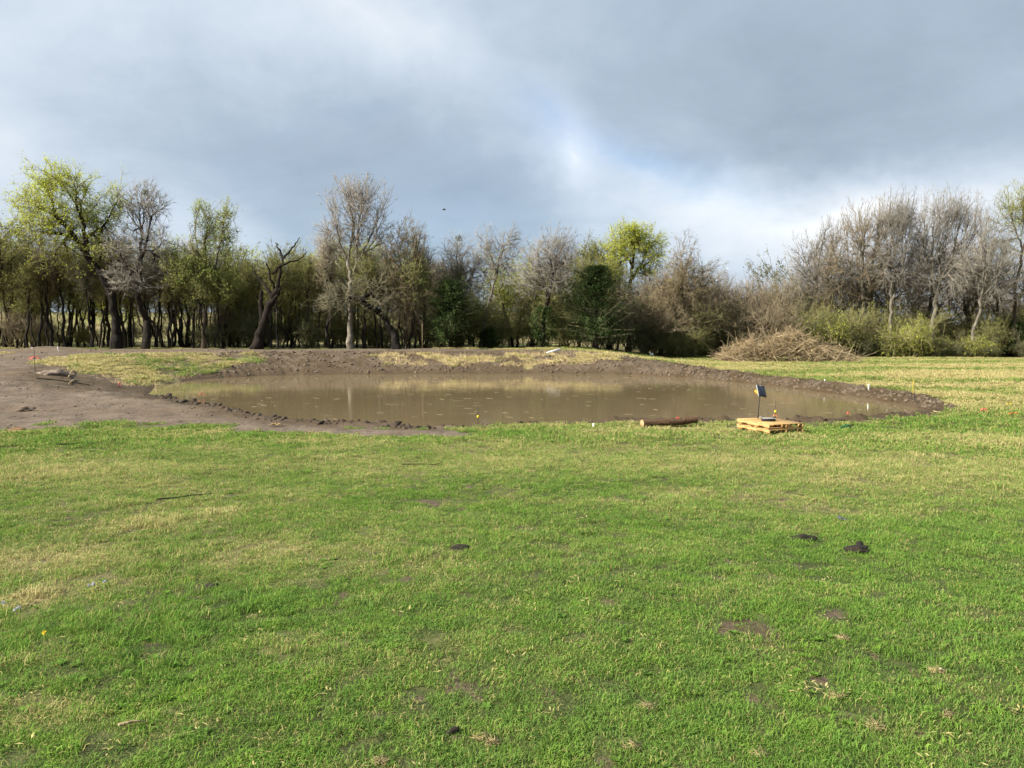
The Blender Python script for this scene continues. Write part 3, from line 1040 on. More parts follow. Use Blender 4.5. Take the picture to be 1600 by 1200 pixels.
def mesh_tree(name, sk, mats, parent, twigs=4, twig_len=0.6, twig_r=0.009, leaf=0, leaf_size=0.10, leaf_mat=None, leaf_part=1.0, droop=0.0, leaf_fn=None,
              side=0.6, trunk_r=0.045):
    rg = sk.rg
    A, B, RA, RB, NN = sk.arrays()
    thick = RA > trunk_r
    parts = []
    def tubeset(mask):
        Vs, Qs, n0 = [], [], 0
        E = (B - A) / (np.linalg.norm(B - A, axis=1)[:, None] + 1e-9)
        k_ = np.where(RA > 0.04, 0.3, 0.0)[:, None] * RA[:, None]
        A_, B_ = A - E * k_, B + E * k_
        for lo, hi, sd in ((0.10, 9, 9), (0.03, 0.10, 5), (0.0, 0.03, 3)):
            m = mask & (RA > lo) & (RA <= hi)
            if m.any():
                V, q = tubes_np(A_[m], B_[m], RA[m], RB[m], sd)
                Vs.append(V); Qs.append(q + n0); n0 += len(V)
        return np.concatenate(Vs), np.concatenate(Qs)
    if thick.any():
        ST = np.array(sk.st)
        for k in np.unique(ST[thick]):
            V, q = tubeset(thick & (ST == k))
            parts.append(obj('trunk', mesh_np('trunk', V, q), mats[0], parent))
    V, q = tubeset(~thick)
    # fine twigs: at the ends and along thin branches
    E = np.array([e[0] for e in sk.ends])
    D = np.array([e[1] for e in sk.ends])
    thin = NN <= 14
    k = int(thin.sum() * side)
    pick = rg.choice(np.nonzero(thin)[0], k) if k else np.zeros(0, int)
    sp = A[pick] + (B[pick] - A[pick]) * rg.uniform(size=(k, 1))
    sdv = (B - A)[pick]
    sdv = sdv / (np.linalg.norm(sdv, axis=1)[:, None] + 1e-9)
    TP = np.concatenate([np.repeat(E, twigs, 0), sp])
    TD = np.concatenate([np.repeat(D, twigs, 0), sdv])
    TD = TD + rg.normal(size=TD.shape) * 0.55
    TD[:, 2] += 0.12 - droop
    TD /= np.linalg.norm(TD, axis=1)[:, None]
    TL = twig_len * rg.uniform(0.4, 1.3, (len(TP), 1))
    TE = TP + TD * TL
    tv, tt = cones_np(TP, TE, np.full(len(TP), twig_r) * rg.uniform(0.7, 1.2, len(TP)))
    parts.append(obj('branches', mesh_np('branches', np.concatenate([V, tv]), q, tt + len(V)), mats[1], parent))
    if leaf:
        m = rg.uniform(size=len(TP)) < leaf_part
        if leaf_fn is not None:
            m &= rg.uniform(size=len(TP)) < leaf_fn(TE)
        LP = np.repeat(TP[m], leaf, 0) + np.repeat((TE - TP)[m], leaf, 0) * rg.uniform(0.1, 1.1, (int(m.sum()) * leaf, 1))
        LP = LP + rg.normal(size=LP.shape) * 0.05
        lv, lq = leaves_np(LP, leaf_size, rg)
        parts.append(obj('foliage', mesh_np('foliage', lv, lq, None, False), leaf_mat, parent))
    return parts

def hero(name, label, cat, base_px, D, trunk_px, blobs_px, n, r0, mats, seed, rtip=0.010, depth=0.85, group=None, shell=0.5, inertia=0.35, tmin=0.28, tmax=0.48, yo=None, **kw):
    """a tree whose trunk and crown stand at D metres; given as the outline it has in the photograph"""
    b = at(base_px, 545, D)
    bx = b[0]
    bz = zat(bx, D) - 0.05
    root = empty(name, (bx, D, bz))
    tag(root, label, cat, group)
    sk = Skeleton(seed)
    rg = sk.rg
    loc = lambda px, py, dy=0.0: at(px, py, D) - np.array([bx, D, bz]) + np.array([0, dy, 0])
    pts = [np.zeros(3)] + [loc(px, py, rg.normal() * 0.25) for px, py in trunk_px]
    bl = []
    for i, (cx, cy, rx, ry) in enumerate(blobs_px):
        c = loc(cx, cy, rg.normal() * 0.5 if yo is None else yo[i])
        bl.append((*c, rx * D / F, rx * D / F * depth, ry * D / F))
    tips = blob_tips(rg, bl, int(n * (0.95 if kw.get('leaf') else 0.92)), shell)
    r0 = r0 * 0.8
    rt = r0
    flare = 1.45
    for i in range(len(pts) - 1):
        r_a = r0 * (flare if i == 0 else 1.0 - 0.1 * i)
        r_b = r0 * (1.0 - 0.1 * (i + 1))
        sk.seg(pts[i], pts[i + 1], r_a, r_b, 999, 0.035)
    d = pts[-1] - pts[-2]
    d = d / np.linalg.norm(d)
    sk.grow(pts[-1], d, tips, r0 * (1.0 - 0.1 * (len(pts) - 1)), rtip, inertia=inertia, tmin=tmin, tmax=tmax)
    mesh_tree(name, sk, mats, root, **kw)
    return root, sk

BD, BG, BB = M['bark_dark'], M['bark_grey'], M['bark_brown']
TG, TB, TP_, TO, TD_ = M['twig_grey'], M['twig_brown'], M['twig_pink'], M['twig_olive'], M['twig_dark']

# --- the trees of the front row, left to right
hero('leafing_tree', 'dull green leafing tree at the left edge of the wood', 'tree', -18, 58, [(-14, 500), (-4, 455)],
     [(10, 410, 55, 60), (-30, 400, 50, 70), (25, 360, 35, 40)], 520, 0.17, (BD, TO), 1, leaf=3, leaf_size=0.13, leaf_mat=M['leaf_olive'], leaf_part=0.7)
hero('leafing_tree', 'large tree with lime green crown leaning left over the wood', 'tree', 182, 57.5, [(181, 505), (176, 462), (160, 430)],
     [(110, 290, 60, 30), (45, 312, 42, 34), (130, 340, 60, 45), (75, 355, 60, 40), (160, 385, 50, 40), (95, 400, 50, 35), (185, 320, 22, 50)],
     1300, 0.42, (BD, TO), 2, leaf=4, leaf_size=0.13, leaf_mat=M['leaf_lime'], leaf_part=0.95, twigs=5, twig_len=0.75,
     leaf_fn=lambda P: np.clip((P[:, 2] - 6.0) / 4.5, 0.15, 1))
hero('bare_tree', 'bare brown-twigged tree with a forked black trunk beside the lime crowned tree', 'tree', 227, 57, [(226, 500), (222, 465)],
     [(222, 318, 48, 44), (232, 375, 45, 45), (195, 400, 30, 50), (255, 420, 32, 40), (215, 440, 40, 30)], 950, 0.30, (BD, TP_), 3, twigs=6, twig_len=0.6)
hero('leafing_tree', 'upright pale green tree standing right of the bare brown tree', 'tree', 318, 58, [(319, 515), (321, 500)],
     [(318, 350, 26, 42), (348, 370, 26, 55), (300, 420, 38, 45), (340, 440, 34, 45), (312, 330, 12, 20), (352, 330, 10, 22)],
     900, 0.17, (BB, TO), 4, leaf=3, leaf_size=0.11, leaf_mat=M['leaf_fresh'], leaf_part=0.75, twigs=5)
hero('bare_tree', 'tall bare tree with pale upright trunk and fan-shaped crown', 'tree', 548, 58, [(548, 500), (547, 465)],
     [(560, 318, 52, 46), (540, 370, 48, 50), (506, 385, 26, 50), (590, 370, 30, 45), (555, 295, 38, 22)], 1050, 0.24, (BG, TG), 5, twigs=5, twig_len=0.55, tmin=0.2, tmax=0.4, trunk_r=0.035)
hero('bare_tree', 'dark trunked tree leaning left from the bank behind the pond', 'tree', 620, 57, [(614, 520), (596, 492), (570, 472)],
     [(545, 462, 50, 26), (590, 440, 40, 40), (510, 475, 40, 25), (600, 480, 45, 25)], 520, 0.34, (BD, TD_), 6, twigs=5, trunk_r=0.06)
hero('bare_tree', 'yellowish twigged tree overgrown with vines right of the tall bare tree', 'tree', 634, 58.5, [(633, 500), (634, 460)],
     [(636, 370, 32, 36), (630, 430, 34, 50), (655, 390, 22, 40), (612, 400, 24, 40), (640, 480, 42, 40)], 900, 0.15, (BB, TB), 7, leaf=2, leaf_size=0.11,
     leaf_mat=M['leaf_gold'], leaf_part=0.35, droop=0.15)
hero('leafing_tree', 'round bright yellow-green tree crown behind the tall bare tree', 'tree', 545, 72, [(545, 500), (545, 470)],
     [(520, 425, 46, 34), (575, 415, 40, 36), (545, 405, 30, 25), (500, 440, 40, 30)], 800, 0.2, (BD, TO), 8, leaf=4, leaf_size=0.16, leaf_mat=M['leaf_lime'], leaf_part=0.9)
hero('bare_tree', 'bare tree with wide grey crown behind the dark cedar bush', 'tree', 722, 61, [(722, 515), (722, 495)],
     [(718, 400, 38, 32), (700, 420, 28, 28), (745, 425, 30, 30), (720, 450, 40, 25)], 620, 0.15, (BG, TP_), 9, twigs=4, trunk_r=0.035)
hero('bare_tree', 'bare tree with crooked forked limbs left of the round bare tree', 'tree', 752, 60, [(757, 505), (764, 475), (770, 450)],
     [(765, 385, 22, 36), (798, 378, 26, 28), (785, 415, 34, 30), (750, 400, 18, 30)], 520, 0.15, (BG, TP_), 10, twigs=4, trunk_r=0.035)
hero('bare_tree', 'round crowned bare tree with ivy on its lower trunk', 'tree', 848, 58, [(848, 520), (850, 500)],
     [(862, 400, 46, 50), (880, 385, 28, 36), (840, 420, 42, 42), (872, 440, 40, 34), (825, 440, 28, 30)], 1000, 0.24, (BD, TP_), 11, twigs=5, tmin=0.2, tmax=0.4, trunk_r=0.04)
hero('leafing_tree', 'yellow-green round topped tree rising behind the green cedar', 'tree', 982, 66, [(982, 510), (983, 480)],
     [(960, 425, 24, 24), (1010, 425, 24, 22), (998, 376, 42, 28), (970, 392, 30, 34), (1018, 398, 24, 30), (985, 362, 30, 14)], 950, 0.24, (BD, TO), 12, leaf=4, leaf_size=0.13, leaf_mat=M['leaf_lime'], leaf_part=0.9)
hero('leafing_tree', 'dull green tree crown left of the yellow-green round tree', 'tree', 930, 68, [(930, 500), (930, 460)],
     [(925, 400, 32, 34), (945, 410, 26, 36), (905, 430, 25, 40)], 600, 0.2, (BD, TO), 13, leaf=3, leaf_size=0.13, leaf_mat=M['leaf_olive'], leaf_part=0.8)
hero('leafing_tree', 'fuzzy olive brown tree with a dense twiggy crown right of the cedar', 'tree', 1062, 62, [(1062, 520), (1064, 490)],
     [(1066, 420, 40, 48), (1045, 460, 45, 45), (1095, 455, 40, 50), (1040, 505, 45, 35), (1095, 505, 45, 35)], 1300, 0.2, (BB, TB), 14, twigs=6, leaf=2, leaf_size=0.10,
     leaf_mat=M['leaf_gold'], leaf_part=0.4)
RIGHT = [('leftmost of the bare trees behind the brush pile', 1300, 66, [(1298, 530), (1294, 515)], [(1275, 400, 40, 40), (1285, 460, 30, 25), (1300, 380, 36, 45), (1262, 430, 34, 40), (1310, 430, 36, 40)], 850, 0.17),
         ('bare tree with low spreading limbs behind the right end of the brush pile', 1362, 65, [(1360, 530), (1356, 515)], [(1330, 365, 40, 45), (1335, 450, 40, 26), (1300, 420, 36, 40), (1362, 400, 40, 55), (1380, 345, 34, 42), (1400, 430, 30, 30)], 1050, 0.20),
         ('tall bare tree with pale forked trunk right of the low spreading tree', 1386, 64, [(1387, 525), (1388, 505)], [(1400, 350, 40, 48), (1405, 440, 40, 26), (1420, 330, 34, 36), (1380, 400, 36, 50), (1430, 400, 34, 50)], 950, 0.17),
         ('tallest bare tree of the right-hand group, with a wide pinkish crown', 1455, 64, [(1456, 525), (1458, 500)], [(1490, 325, 42, 42), (1480, 450, 46, 28), (1440, 380, 36, 50), (1460, 350, 42, 52), (1515, 350, 32, 50), (1480, 400, 48, 46), (1440, 420, 40, 36)], 1200, 0.21),
         ('slim bare tree with mossy bent trunk near the right edge', 1521, 62, [(1524, 520), (1532, 490)], [(1545, 390, 40, 50), (1560, 460, 34, 26), (1520, 420, 36, 40), (1565, 430, 36, 40), (1540, 350, 24, 40)], 750, 0.14)]
for k, (lab, bx_, D_, tp, bl, n_, r_) in enumerate(RIGHT):
    hero('bare_tree', lab, 'tree', bx_, D_, tp, bl, int(n_ * 1.25), r_ * 1.25, (BG, TP_ if k != 1 else TB), 20 + k, twigs=4, twig_len=0.65, tmin=0.18, tmax=0.38, trunk_r=0.045)
hero('leafing_tree', 'pale green leafing tree at the right edge of the field', 'tree', 1592, 63, [(1590, 500), (1588, 455), (1590, 420)],
     [(1585, 325, 38, 40), (1610, 350, 40, 60), (1575, 375, 28, 30), (1625, 310, 40, 40)], 800, 0.18, (BB, TO), 30, leaf=2, leaf_size=0.11, leaf_mat=M['leaf_fresh'], leaf_part=0.6)
# trees just beyond the frame, which the side of the wood would show
hero('bare_tree', 'bare tree standing beyond the right end of the field', 'tree', 1690, 64, [(1690, 500), (1692, 460)],
     [(1690, 370, 55, 60), (1720, 400, 50, 60)], 600, 0.2, (BG, TP_), 31)

# --- the broken dead tree
def dead_tree():
    D = 56.5
    bx = at(398, 545, D)[0]
    bz = zat(bx, D) - 0.05
    root = empty('dead_tree', (bx, D, bz))
    tag(root, 'broken black dead tree with bare snapped limbs and no twigs', 'dead tree')
    L = lambda px, py, dy=0.0: at(px, py, D) - np.array([bx, D, bz]) + np.array([0, dy, 0])
    rg = np.random.default_rng(5)
    def limb(name, pts, rads):
        P, Rr = [], []
        for i in range(len(pts) - 1):
            for t in np.linspace(0, 1, 5)[:-1]:
                P.append(pts[i] + (pts[i + 1] - pts[i]) * t + rg.normal(size=3) * 0.06 * (1 if t else 0))
                Rr.append((rads[i] + (rads[i + 1] - rads[i]) * t) * rg.uniform(0.9, 1.12))
        P.append(pts[-1])
        Rr.append(rads[-1])
        if name == 'limb':
            Rr = [r * .72 for r in Rr]
        MB().tube(P, Rr, 9).build(name, M['bark_snag'], root, True)
    limb('trunk', [L(396, 548), L(408, 515, .1), L(420, 480, .0), L(430, 458, -.1), L(437, 448)], [.42, .32, .27, .23, .17])
    limb('limb', [L(426, 468), L(412, 443, .3), L(395, 426, .5), L(393, 422, .5)], [.20, .14, .09, .04])
    limb('limb', [L(430, 460), L(424, 428, -.4), L(419, 412, -.5)], [.13, .10, .05])
    limb('limb', [L(434, 452), L(437, 425, .2), L(440, 405, .2), L(436, 390, .2), L(429, 379, .2)], [.19, .14, .12, .09, .05])
    limb('limb', [L(439, 406, .2), L(450, 392, .3), L(459, 380, .4), L(466, 370, .4)], [.11, .09, .07, .03])
    limb('limb', [L(428, 428, -.3), L(442, 415, -.2), L(458, 408, 0), L(470, 402, .2), L(478, 392, .3)], [.12, .10, .08, .06, .03])
    limb('limb', [L(420, 480), L(434, 462, -.2), L(442, 450, -.3)], [.26, .17, .10])
    limb('stub', [L(402, 546, .8), L(403, 500, .8), L(401, 470, .8), L(402, 452, .8)], [.24, .20, .17, .06])
dead_tree()

# --- cedars: dark evergreen crowns of drooping sprays
def cedar(name, label, px, D, top_py, width_px, seed, bare_to=0.12, cone=0.75, n_br=230):
    rg = np.random.default_rng(seed)
    bx = at(px, 545, D)[0]
    bz = zat(bx, D) - 0.05
    root = empty(name, (bx, D, bz))
    tag(root, label, 'cedar')
    H = at(px, top_py, D)[2] - bz
    Wd = width_px * D / F / 2
    mb = MB()
    mb.tube([(0, 0, 0), (0.05, 0, H * .3), (-.05, .05, H * .65), (0, 0, H * .97)], [.17, .14, .08, .02], 8)
    mb.build('trunk', M['bark_dark'], root, True)
    P0, P1, LP, LD = [], [], [], []
    for k in range(n_br):
        t = bare_to + (1 - bare_to) * rg.uniform() ** 0.9
        a = rg.uniform(0, 2 * math.pi)
        lump = (0.72 + 0.35 * math.sin(a * 3 + t * 9 + seed)) * rg.uniform(0.6, 1.35)
        ln = Wd * (1 - t ** 1.4 * cone) * lump * (0.55 + 0.45 * min(1, t / 0.25)) * math.sqrt(max(0.05, 1 - t ** 4))
        p = np.array([0, 0, H * t])
        e = p + np.array([math.cos(a) * ln, math.sin(a) * ln, ln * rg.uniform(-0.05, 0.45)])
        e[2] = min(e[2], H)
        P0.append(p)
        P1.append(e)
        for j in range(22):
            s = rg.uniform(0.25, 1.05)
            c = p + (e - p) * s + rg.normal(size=3) * 0.16 * (0.5 + ln * .25)
            for i in range(3):
                LP.append(c + rg.normal(size=3) * 0.07)
                LD.append((e - p) / (np.linalg.norm(e - p) + 1e-6) + rg.normal(size=3) * .42 + np.array([0, 0, -.15]))
    P0, P1 = np.array(P0), np.array(P1)
    V, q = tubes_np(P0, P1, np.full(len(P0), .028), np.full(len(P0), .008), 3)
    obj('branches', mesh_np('branches', V, q), TD_, root)
    lv, lq = leaves_np(np.array(LP), 0.24, rg, 0.2, 0.22, np.array(LD))
    obj('foliage', mesh_np('foliage', lv, lq, None, False), M['leaf_cedar'], root)
    return root
cedar('cedar_tree', 'broad dark green cedar behind the far right of the pond', 932, 57, 418, 180, 3, 0.14, 0.62, 330)
cedar('cedar_bush', 'squat black-green cedar bush behind the middle of the far bank', 704, 58, 440, 115, 4, 0.03, 0.45, 240)
cedar('cedar_bush', 'low dark cedar under the right-edge trees', 1578, 64, 505, 80, 5, 0.02, 0.4, 150)
cedar('cedar_bush', 'small green cedar left of the ivy covered trunk', 765, 59, 515, 36, 6, 0.02, 0.6, 70)

# ivy on the round bare tree's trunk
def ivy():
    rg = np.random.default_rng(8)
    D = 57.6
    bx = at(850, 545, D)[0]
    bz = zat(bx, D)
    n = 3000
    h = rg.uniform(0, 1, n) ** 0.8 * 3.1
    a = rg.uniform(0, 2 * math.pi, n)
    r = (0.25 + 0.75 * np.sin(np.clip(h / 3.3, 0, 1) * 3.0)) * rg.uniform(0.5, 1.1, n)
    P = np.stack([r * np.cos(a), r * np.sin(a) * 0.6, h], 1)
    V, q = leaves_np(P, 0.15, rg)
    o = obj('ivy', mesh_np('ivy', V, q, None, False), M['leaf_cedar'], None, (bx, D + .3, bz))
    tag(o, 'dark green ivy wrapped round the lower trunk of the round bare tree', 'ivy')
ivy()

# mistletoe / nests in bare crowns
def tuft(name, label, px, py, D, r, mat, cat):
    rg = np.random.default_rng(int(px))
    p = at(px, py, D)
    d = rg.normal(size=(260, 3))
    d /= np.linalg.norm(d, axis=1)[:, None]
    V, q = leaves_np(d * r * rg.uniform(0.2, 1, (260, 1)) ** 0.6, 0.10, rg)
    o = obj(name, mesh_np(name, V, q, None, False), mat, None, tuple(p))
    tag(o, label, cat)
tuft('mistletoe', 'small dark mistletoe ball high in the bare brown tree', 228, 301, 57, 0.26, M['leaf_dull'], 'mistletoe')
tuft('nest', 'dark nest near the top of the bare tree behind the cedar bush', 717, 373, 61, 0.28, M['leaf_cedar'], 'nest')

# --- prototypes for the rest of the wood
def proto(name, seed, H, spread, trunks, n, r0, mats, crown_from=0.35, **kw):
    root = empty(name)
    sk = Skeleton(seed)
    rg = sk.rg
    for k in range(trunks):
        sk.stem = k
        a = rg.uniform(0, 2 * math.pi)
        off = np.array([math.cos(a), math.sin(a), 0]) * (0.25 if trunks > 1 else 0)
        lean = np.array([math.cos(a), math.sin(a), 0]) * spread * (0.45 if trunks > 1 else 0.1)
        hz = H * rg.uniform(0.85, 1.0)
        fork = off + lean * 0.5 + np.array([0, 0, hz * crown_from])
        sk.seg(off, fork, r0 * 1.25, r0 * 0.9, 999, 0.04)
        c = off + lean + np.array([0, 0, hz * (crown_from + 1) / 2 + 0.05 * hz])
        tips = blob_tips(rg, [(*c, spread * rg.uniform(.8, 1.1), spread * rg.uniform(.8, 1.1), hz * (1 - crown_from) / 2),
                              (*(c + rg.normal(size=3) * spread * .5), spread * .7, spread * .7, hz * (1 - crown_from) / 3)], n // trunks)
        tips[:, 2] = np.maximum(tips[:, 2], 0.25)
        d = fork - off
        sk.grow(fork, d / np.linalg.norm(d), tips, r0 * 0.9, 0.010)
    mesh_tree(name, sk, mats, root, **kw)
    return root

protos = {
    'sap1': proto('sapling', 201, 8.2, 1.1, 1, 170, 0.075, (BD, TD_), 0.44, twigs=5, trunk_r=0.03),
    'sap2': proto('sapling', 202, 7.4, 1.3, 1, 200, 0.065, (BD, TO), 0.38, twigs=5, trunk_r=0.03, leaf=2, leaf_size=.11, leaf_mat=M['leaf_olive'], leaf_part=.7),
    'sap3': proto('sapling', 203, 9.0, 1.2, 1, 200, 0.105, (BD, TB), 0.36, twigs=5, trunk_r=0.03),
    'sap4': proto('sapling', 204, 7.0, 1.5, 2, 220, 0.055, (BD, TO), 0.36, twigs=5, trunk_r=0.03, leaf=2, leaf_size=.11, leaf_mat=M['leaf_fresh'], leaf_part=.5),
    'row1': proto('bare_tree', 211, 9.5, 2.7, 1, 420, 0.13, (BD, TG), 0.25, twigs=4),
    'row2': proto('bare_tree', 212, 8.6, 2.6, 2, 440, 0.10, (BB, TB), 0.2, twigs=4),
    'row3': proto('leafing_tree', 213, 8.8, 2.6, 1, 460, 0.12, (BD, TO), 0.2, twigs=4, leaf=3, leaf_size=.13, leaf_mat=M['leaf_olive'], leaf_part=.7),
    'row4': proto('leafing_tree', 214, 8.2, 2.4, 2, 460, 0.10, (BD, TO), 0.2, twigs=4, leaf=3, leaf_size=.13, leaf_mat=M['leaf_lime'], leaf_part=.75),
    'shr1': proto('shrub', 221, 4.2, 1.9, 5, 620, 0.035, (BB, TB), 0.1, twigs=5, twig_len=.5, trunk_r=0.5),
    'shr2': proto('shrub', 222, 3.6, 1.9, 5, 560, 0.035, (BB, TO), 0.1, twigs=5, twig_len=.45, trunk_r=0.5, leaf=2, leaf_size=.10, leaf_mat=M['leaf_olive'], leaf_part=.6),
    'shr3': proto('shrub', 223, 3.0, 1.8, 5, 520, 0.03, (BD, TD_), 0.08, twigs=5, twig_len=.45, trunk_r=0.5, leaf=3, leaf_size=.10, leaf_mat=M['leaf_dull'], leaf_part=.7),
    'shr4': proto('shrub', 224, 2.6, 1.6, 4, 360, 0.03, (BB, TO), 0.08, twigs=4, twig_len=.4, trunk_r=0.5, leaf=3, leaf_size=.11, leaf_mat=M['leaf_lime'], leaf_part=.4),
    'shr5': proto('shrub', 225, 5.2, 2.1, 6, 760, 0.04, (BB, TB), 0.12, twigs=5, twig_len=.55, trunk_r=0.5),
}
used = set()
prng = random.Random(11)
planted = []
def plant(key, px, D, s, look, cat, group, sz=1.0):
    o = protos[key]
    if key in used:
        o = copy_tree(o)
    used.add(key)
    x = at(px, 545, D)[0]
    o.location = (x, D, zat(x, D) - 0.06)
    o.rotation_euler = (prng.gauss(0, .06), prng.gauss(0, .06), prng.uniform(0, 6.28))
    o.scale = (s, s, s * sz)
    tag(o, look, cat, group)
    planted.append((px, D, look, o))
    return o

for k in range(116):
    px = -60 + 780 * ((k * 0.618034) % 1.0) + prng.uniform(-6, 6)
    D = prng.choice([58.5, 60, 62, 64, 67, 70, 74]) + prng.uniform(-.6, .6)
    key = prng.choice(['sap1', 'sap2', 'sap3', 'sap4', 'sap2'])
    look = {'sap1': 'thin dark bare sapling', 'sap2': 'thin dull green sapling', 'sap3': 'stout brown bare sapling', 'sap4': 'twin-stemmed olive sapling'}[key]
    plant(key, px, D, prng.uniform(0.85, 1.15), look, 'sapling', 'saplings of the wood behind the left bank', prng.uniform(.9, 1.1))
ROWL = {'row1': 'bare brown back-row tree', 'row2': 'bare grey back-row tree', 'row3': 'olive back-row tree', 'row4': 'lime green back-row tree'}
for k in range(64):
    px = -80 + 1780 * (k + 0.5) / 64 + prng.uniform(-20, 20)
    key = prng.choice(['row1', 'row2', 'row3', 'row4', 'row4'] if px < 1000 else ['row1', 'row2', 'row1', 'row2', 'row3'])
    D = prng.uniform(66, 84)
    s = prng.uniform(0.85, 1.1) if px < 400 else (prng.uniform(0.68, 0.92) if px < 1250 else prng.uniform(0.75, 1.0))
    plant(key, px, D, s, ROWL[key], 'tree', 'back row trees of the wood')
for px, D, s, key in ((905, 67, .98, 'row3'), (950, 66, 1.0, 'row3'), (1005, 68, .9, 'row2'), (1035, 66, .92, 'row1'), (960, 70, 1.05, 'row4'), (480, 68, .95, 'row4'), (600, 70, .9, 'row4'), (420, 70, .85, 'row4'), (20, 66, 1.05, 'row3'), (70, 68, 1.0, 'row3')):
    plant(key, px, D, s, ROWL[key], 'tree', 'back row trees of the wood')
for px, D, s, key in ((1250, 68, 1.0, 'row2'), (1292, 69, 1.15, 'row1'), (1335, 68, 1.25, 'row2'), (1372, 70, 1.3, 'row1'), (1412, 67, 1.3, 'row2'), (1440, 69, 1.32, 'row1'),
                      (1478, 68, 1.36, 'row2'), (1508, 70, 1.35, 'row1'), (1548, 68, 1.25, 'row2'), (1600, 68, 1.25, 'row1'), (1660, 69, 1.3, 'row2'),
                      (8, 62, 1.2, 'row3'), (52, 64, 1.25, 'row1'), (96, 65, 1.15, 'row4'), (142, 66, 1.2, 'row1'), (205, 64, 1.15, 'row1'), (262, 63, 1.15, 'row2'), (288, 66, 1.15, 'row4'),
                      (350, 64, 1.1, 'row3'), (385, 68, 1.0, 'row4'), (455, 66, .95, 'row3'), (515, 66, 1.0, 'row1'), (585, 65, 1.1, 'row2'), (662, 66, .95, 'row2'), (690, 67, .95, 'row1'),
                      (745, 68, 1.0, 'row2'), (805, 66, .98, 'row4'), (828, 67, .95, 'row3'), (880, 66, 1.0, 'row1'), (1100, 67, .95, 'row1'), (1140, 69, .92, 'row2'), (1185, 68, .88, 'row1')):
    plant(key, px, D, s, ROWL[key], 'tree', 'back row trees of the wood')
SHRL = {'shr1': 'brown leafless shrub', 'shr2': 'olive twiggy shrub', 'shr3': 'dark leafy shrub', 'shr4': 'lime green shrub', 'shr5': 'tall pinkish bare shrub'}
L_ = []
for k in range(24):
    px = -60 + 760 * ((k * 0.618) % 1)
    L_.append((prng.choice(['shr3', 'shr2', 'shr1', 'shr2']), px, prng.uniform(61, 72), prng.uniform(0.65, 1.05) if 330 < px < 680 else prng.uniform(0.4, 0.7)))
for k in range(14):
    L_.append((prng.choice(['shr2', 'shr1', 'shr3', 'shr2']), prng.choice([10, 60, 95, 250, 290, 345, 380, 430, 470, 505, 560, 590, 650]) + prng.uniform(-18, 18), prng.uniform(59.5, 66), prng.uniform(0.4, 1.0)))
for k in range(26):
    L_.append((prng.choice(['shr3', 'shr2', 'shr1']), 680 + 420 * ((k * 0.618) % 1), prng.uniform(60, 68), prng.uniform(0.7, 1.2)))
for k in range(36):                     # the thicket in the middle right
    L_.append((prng.choice(['shr1', 'shr5', 'shr5', 'shr1', 'shr2', 'shr3']), 1020 + 290 * ((k * 0.618) % 1), prng.uniform(63, 74), prng.uniform(1.0, 1.5)))
for k in range(34):
    L_.append((prng.choice(['shr2', 'shr3', 'shr1', 'shr2']), 1240 + 420 * ((k * 0.618) % 1), prng.uniform(63, 72), prng.uniform(0.7, 1.25)))
for px, D, s in ((1420, 62, .95), (1455, 62.5, .7), (1255, 62.5, .8), (1285, 63, 1.1), (1318, 64, .9), (1405, 64, .7), (1530, 61.5, .7), (1580, 64, .7)):
    L_.append(('shr4', px, D, s))
for px, D, s in ((1350, 62.5, .5), (1380, 63, .45), (1468, 62, .42), (1500, 62, .4), (1548, 61, .34), (1604, 62, .45)):
    L_.append(('shr3', px, D, s))
for key, px, D, s in L_:
    plant(key, px, D, s, SHRL[key], 'shrub', 'shrubs of the thicket and undergrowth', prng.uniform(.75, 1.35))

# each one's label says between which trees it stands
MARKS = [(-200, 'left edge'), (182, 'lime-crowned tree'), (227, 'black-forked bare tree'), (318, 'upright pale-green tree'), (398, 'dead tree'), (548, 'tall bare tree'),
         (634, 'vine-grown tree'), (704, 'cedar bush'), (848, 'ivied tree'), (932, 'broad cedar'), (1062, 'fuzzy olive tree'), (1180, 'brush pile middle'),
         (1300, 'leftmost right-hand bare tree'), (1455, 'tallest right-hand tree'), (1592, 'right-edge green tree'), (1900, 'right edge')]
ORD = ['first', 'second', 'third', 'fourth', 'fifth', 'sixth', 'seventh', 'eighth', 'ninth', 'tenth', 'eleventh', 'twelfth', 'thirteenth', 'fourteenth', 'fifteenth', 'sixteenth']
byspan = {}
for px, D, look, o in planted:
    i = max(k for k, m in enumerate(MARKS) if m[0] <= px)
    byspan.setdefault((look, i), []).append((px, D, o))
for (look, i), lst in byspan.items():
    lst.sort(key=lambda e: e[0])
    for k, (px, D, o) in enumerate(lst):
        where = 'between %s and %s' % (MARKS[i][1], MARKS[i + 1][1])
        o['label'] = look + (' ' + where if len(lst) == 1 else ', %s from left %s' % (ORD[min(k, 15)], where))

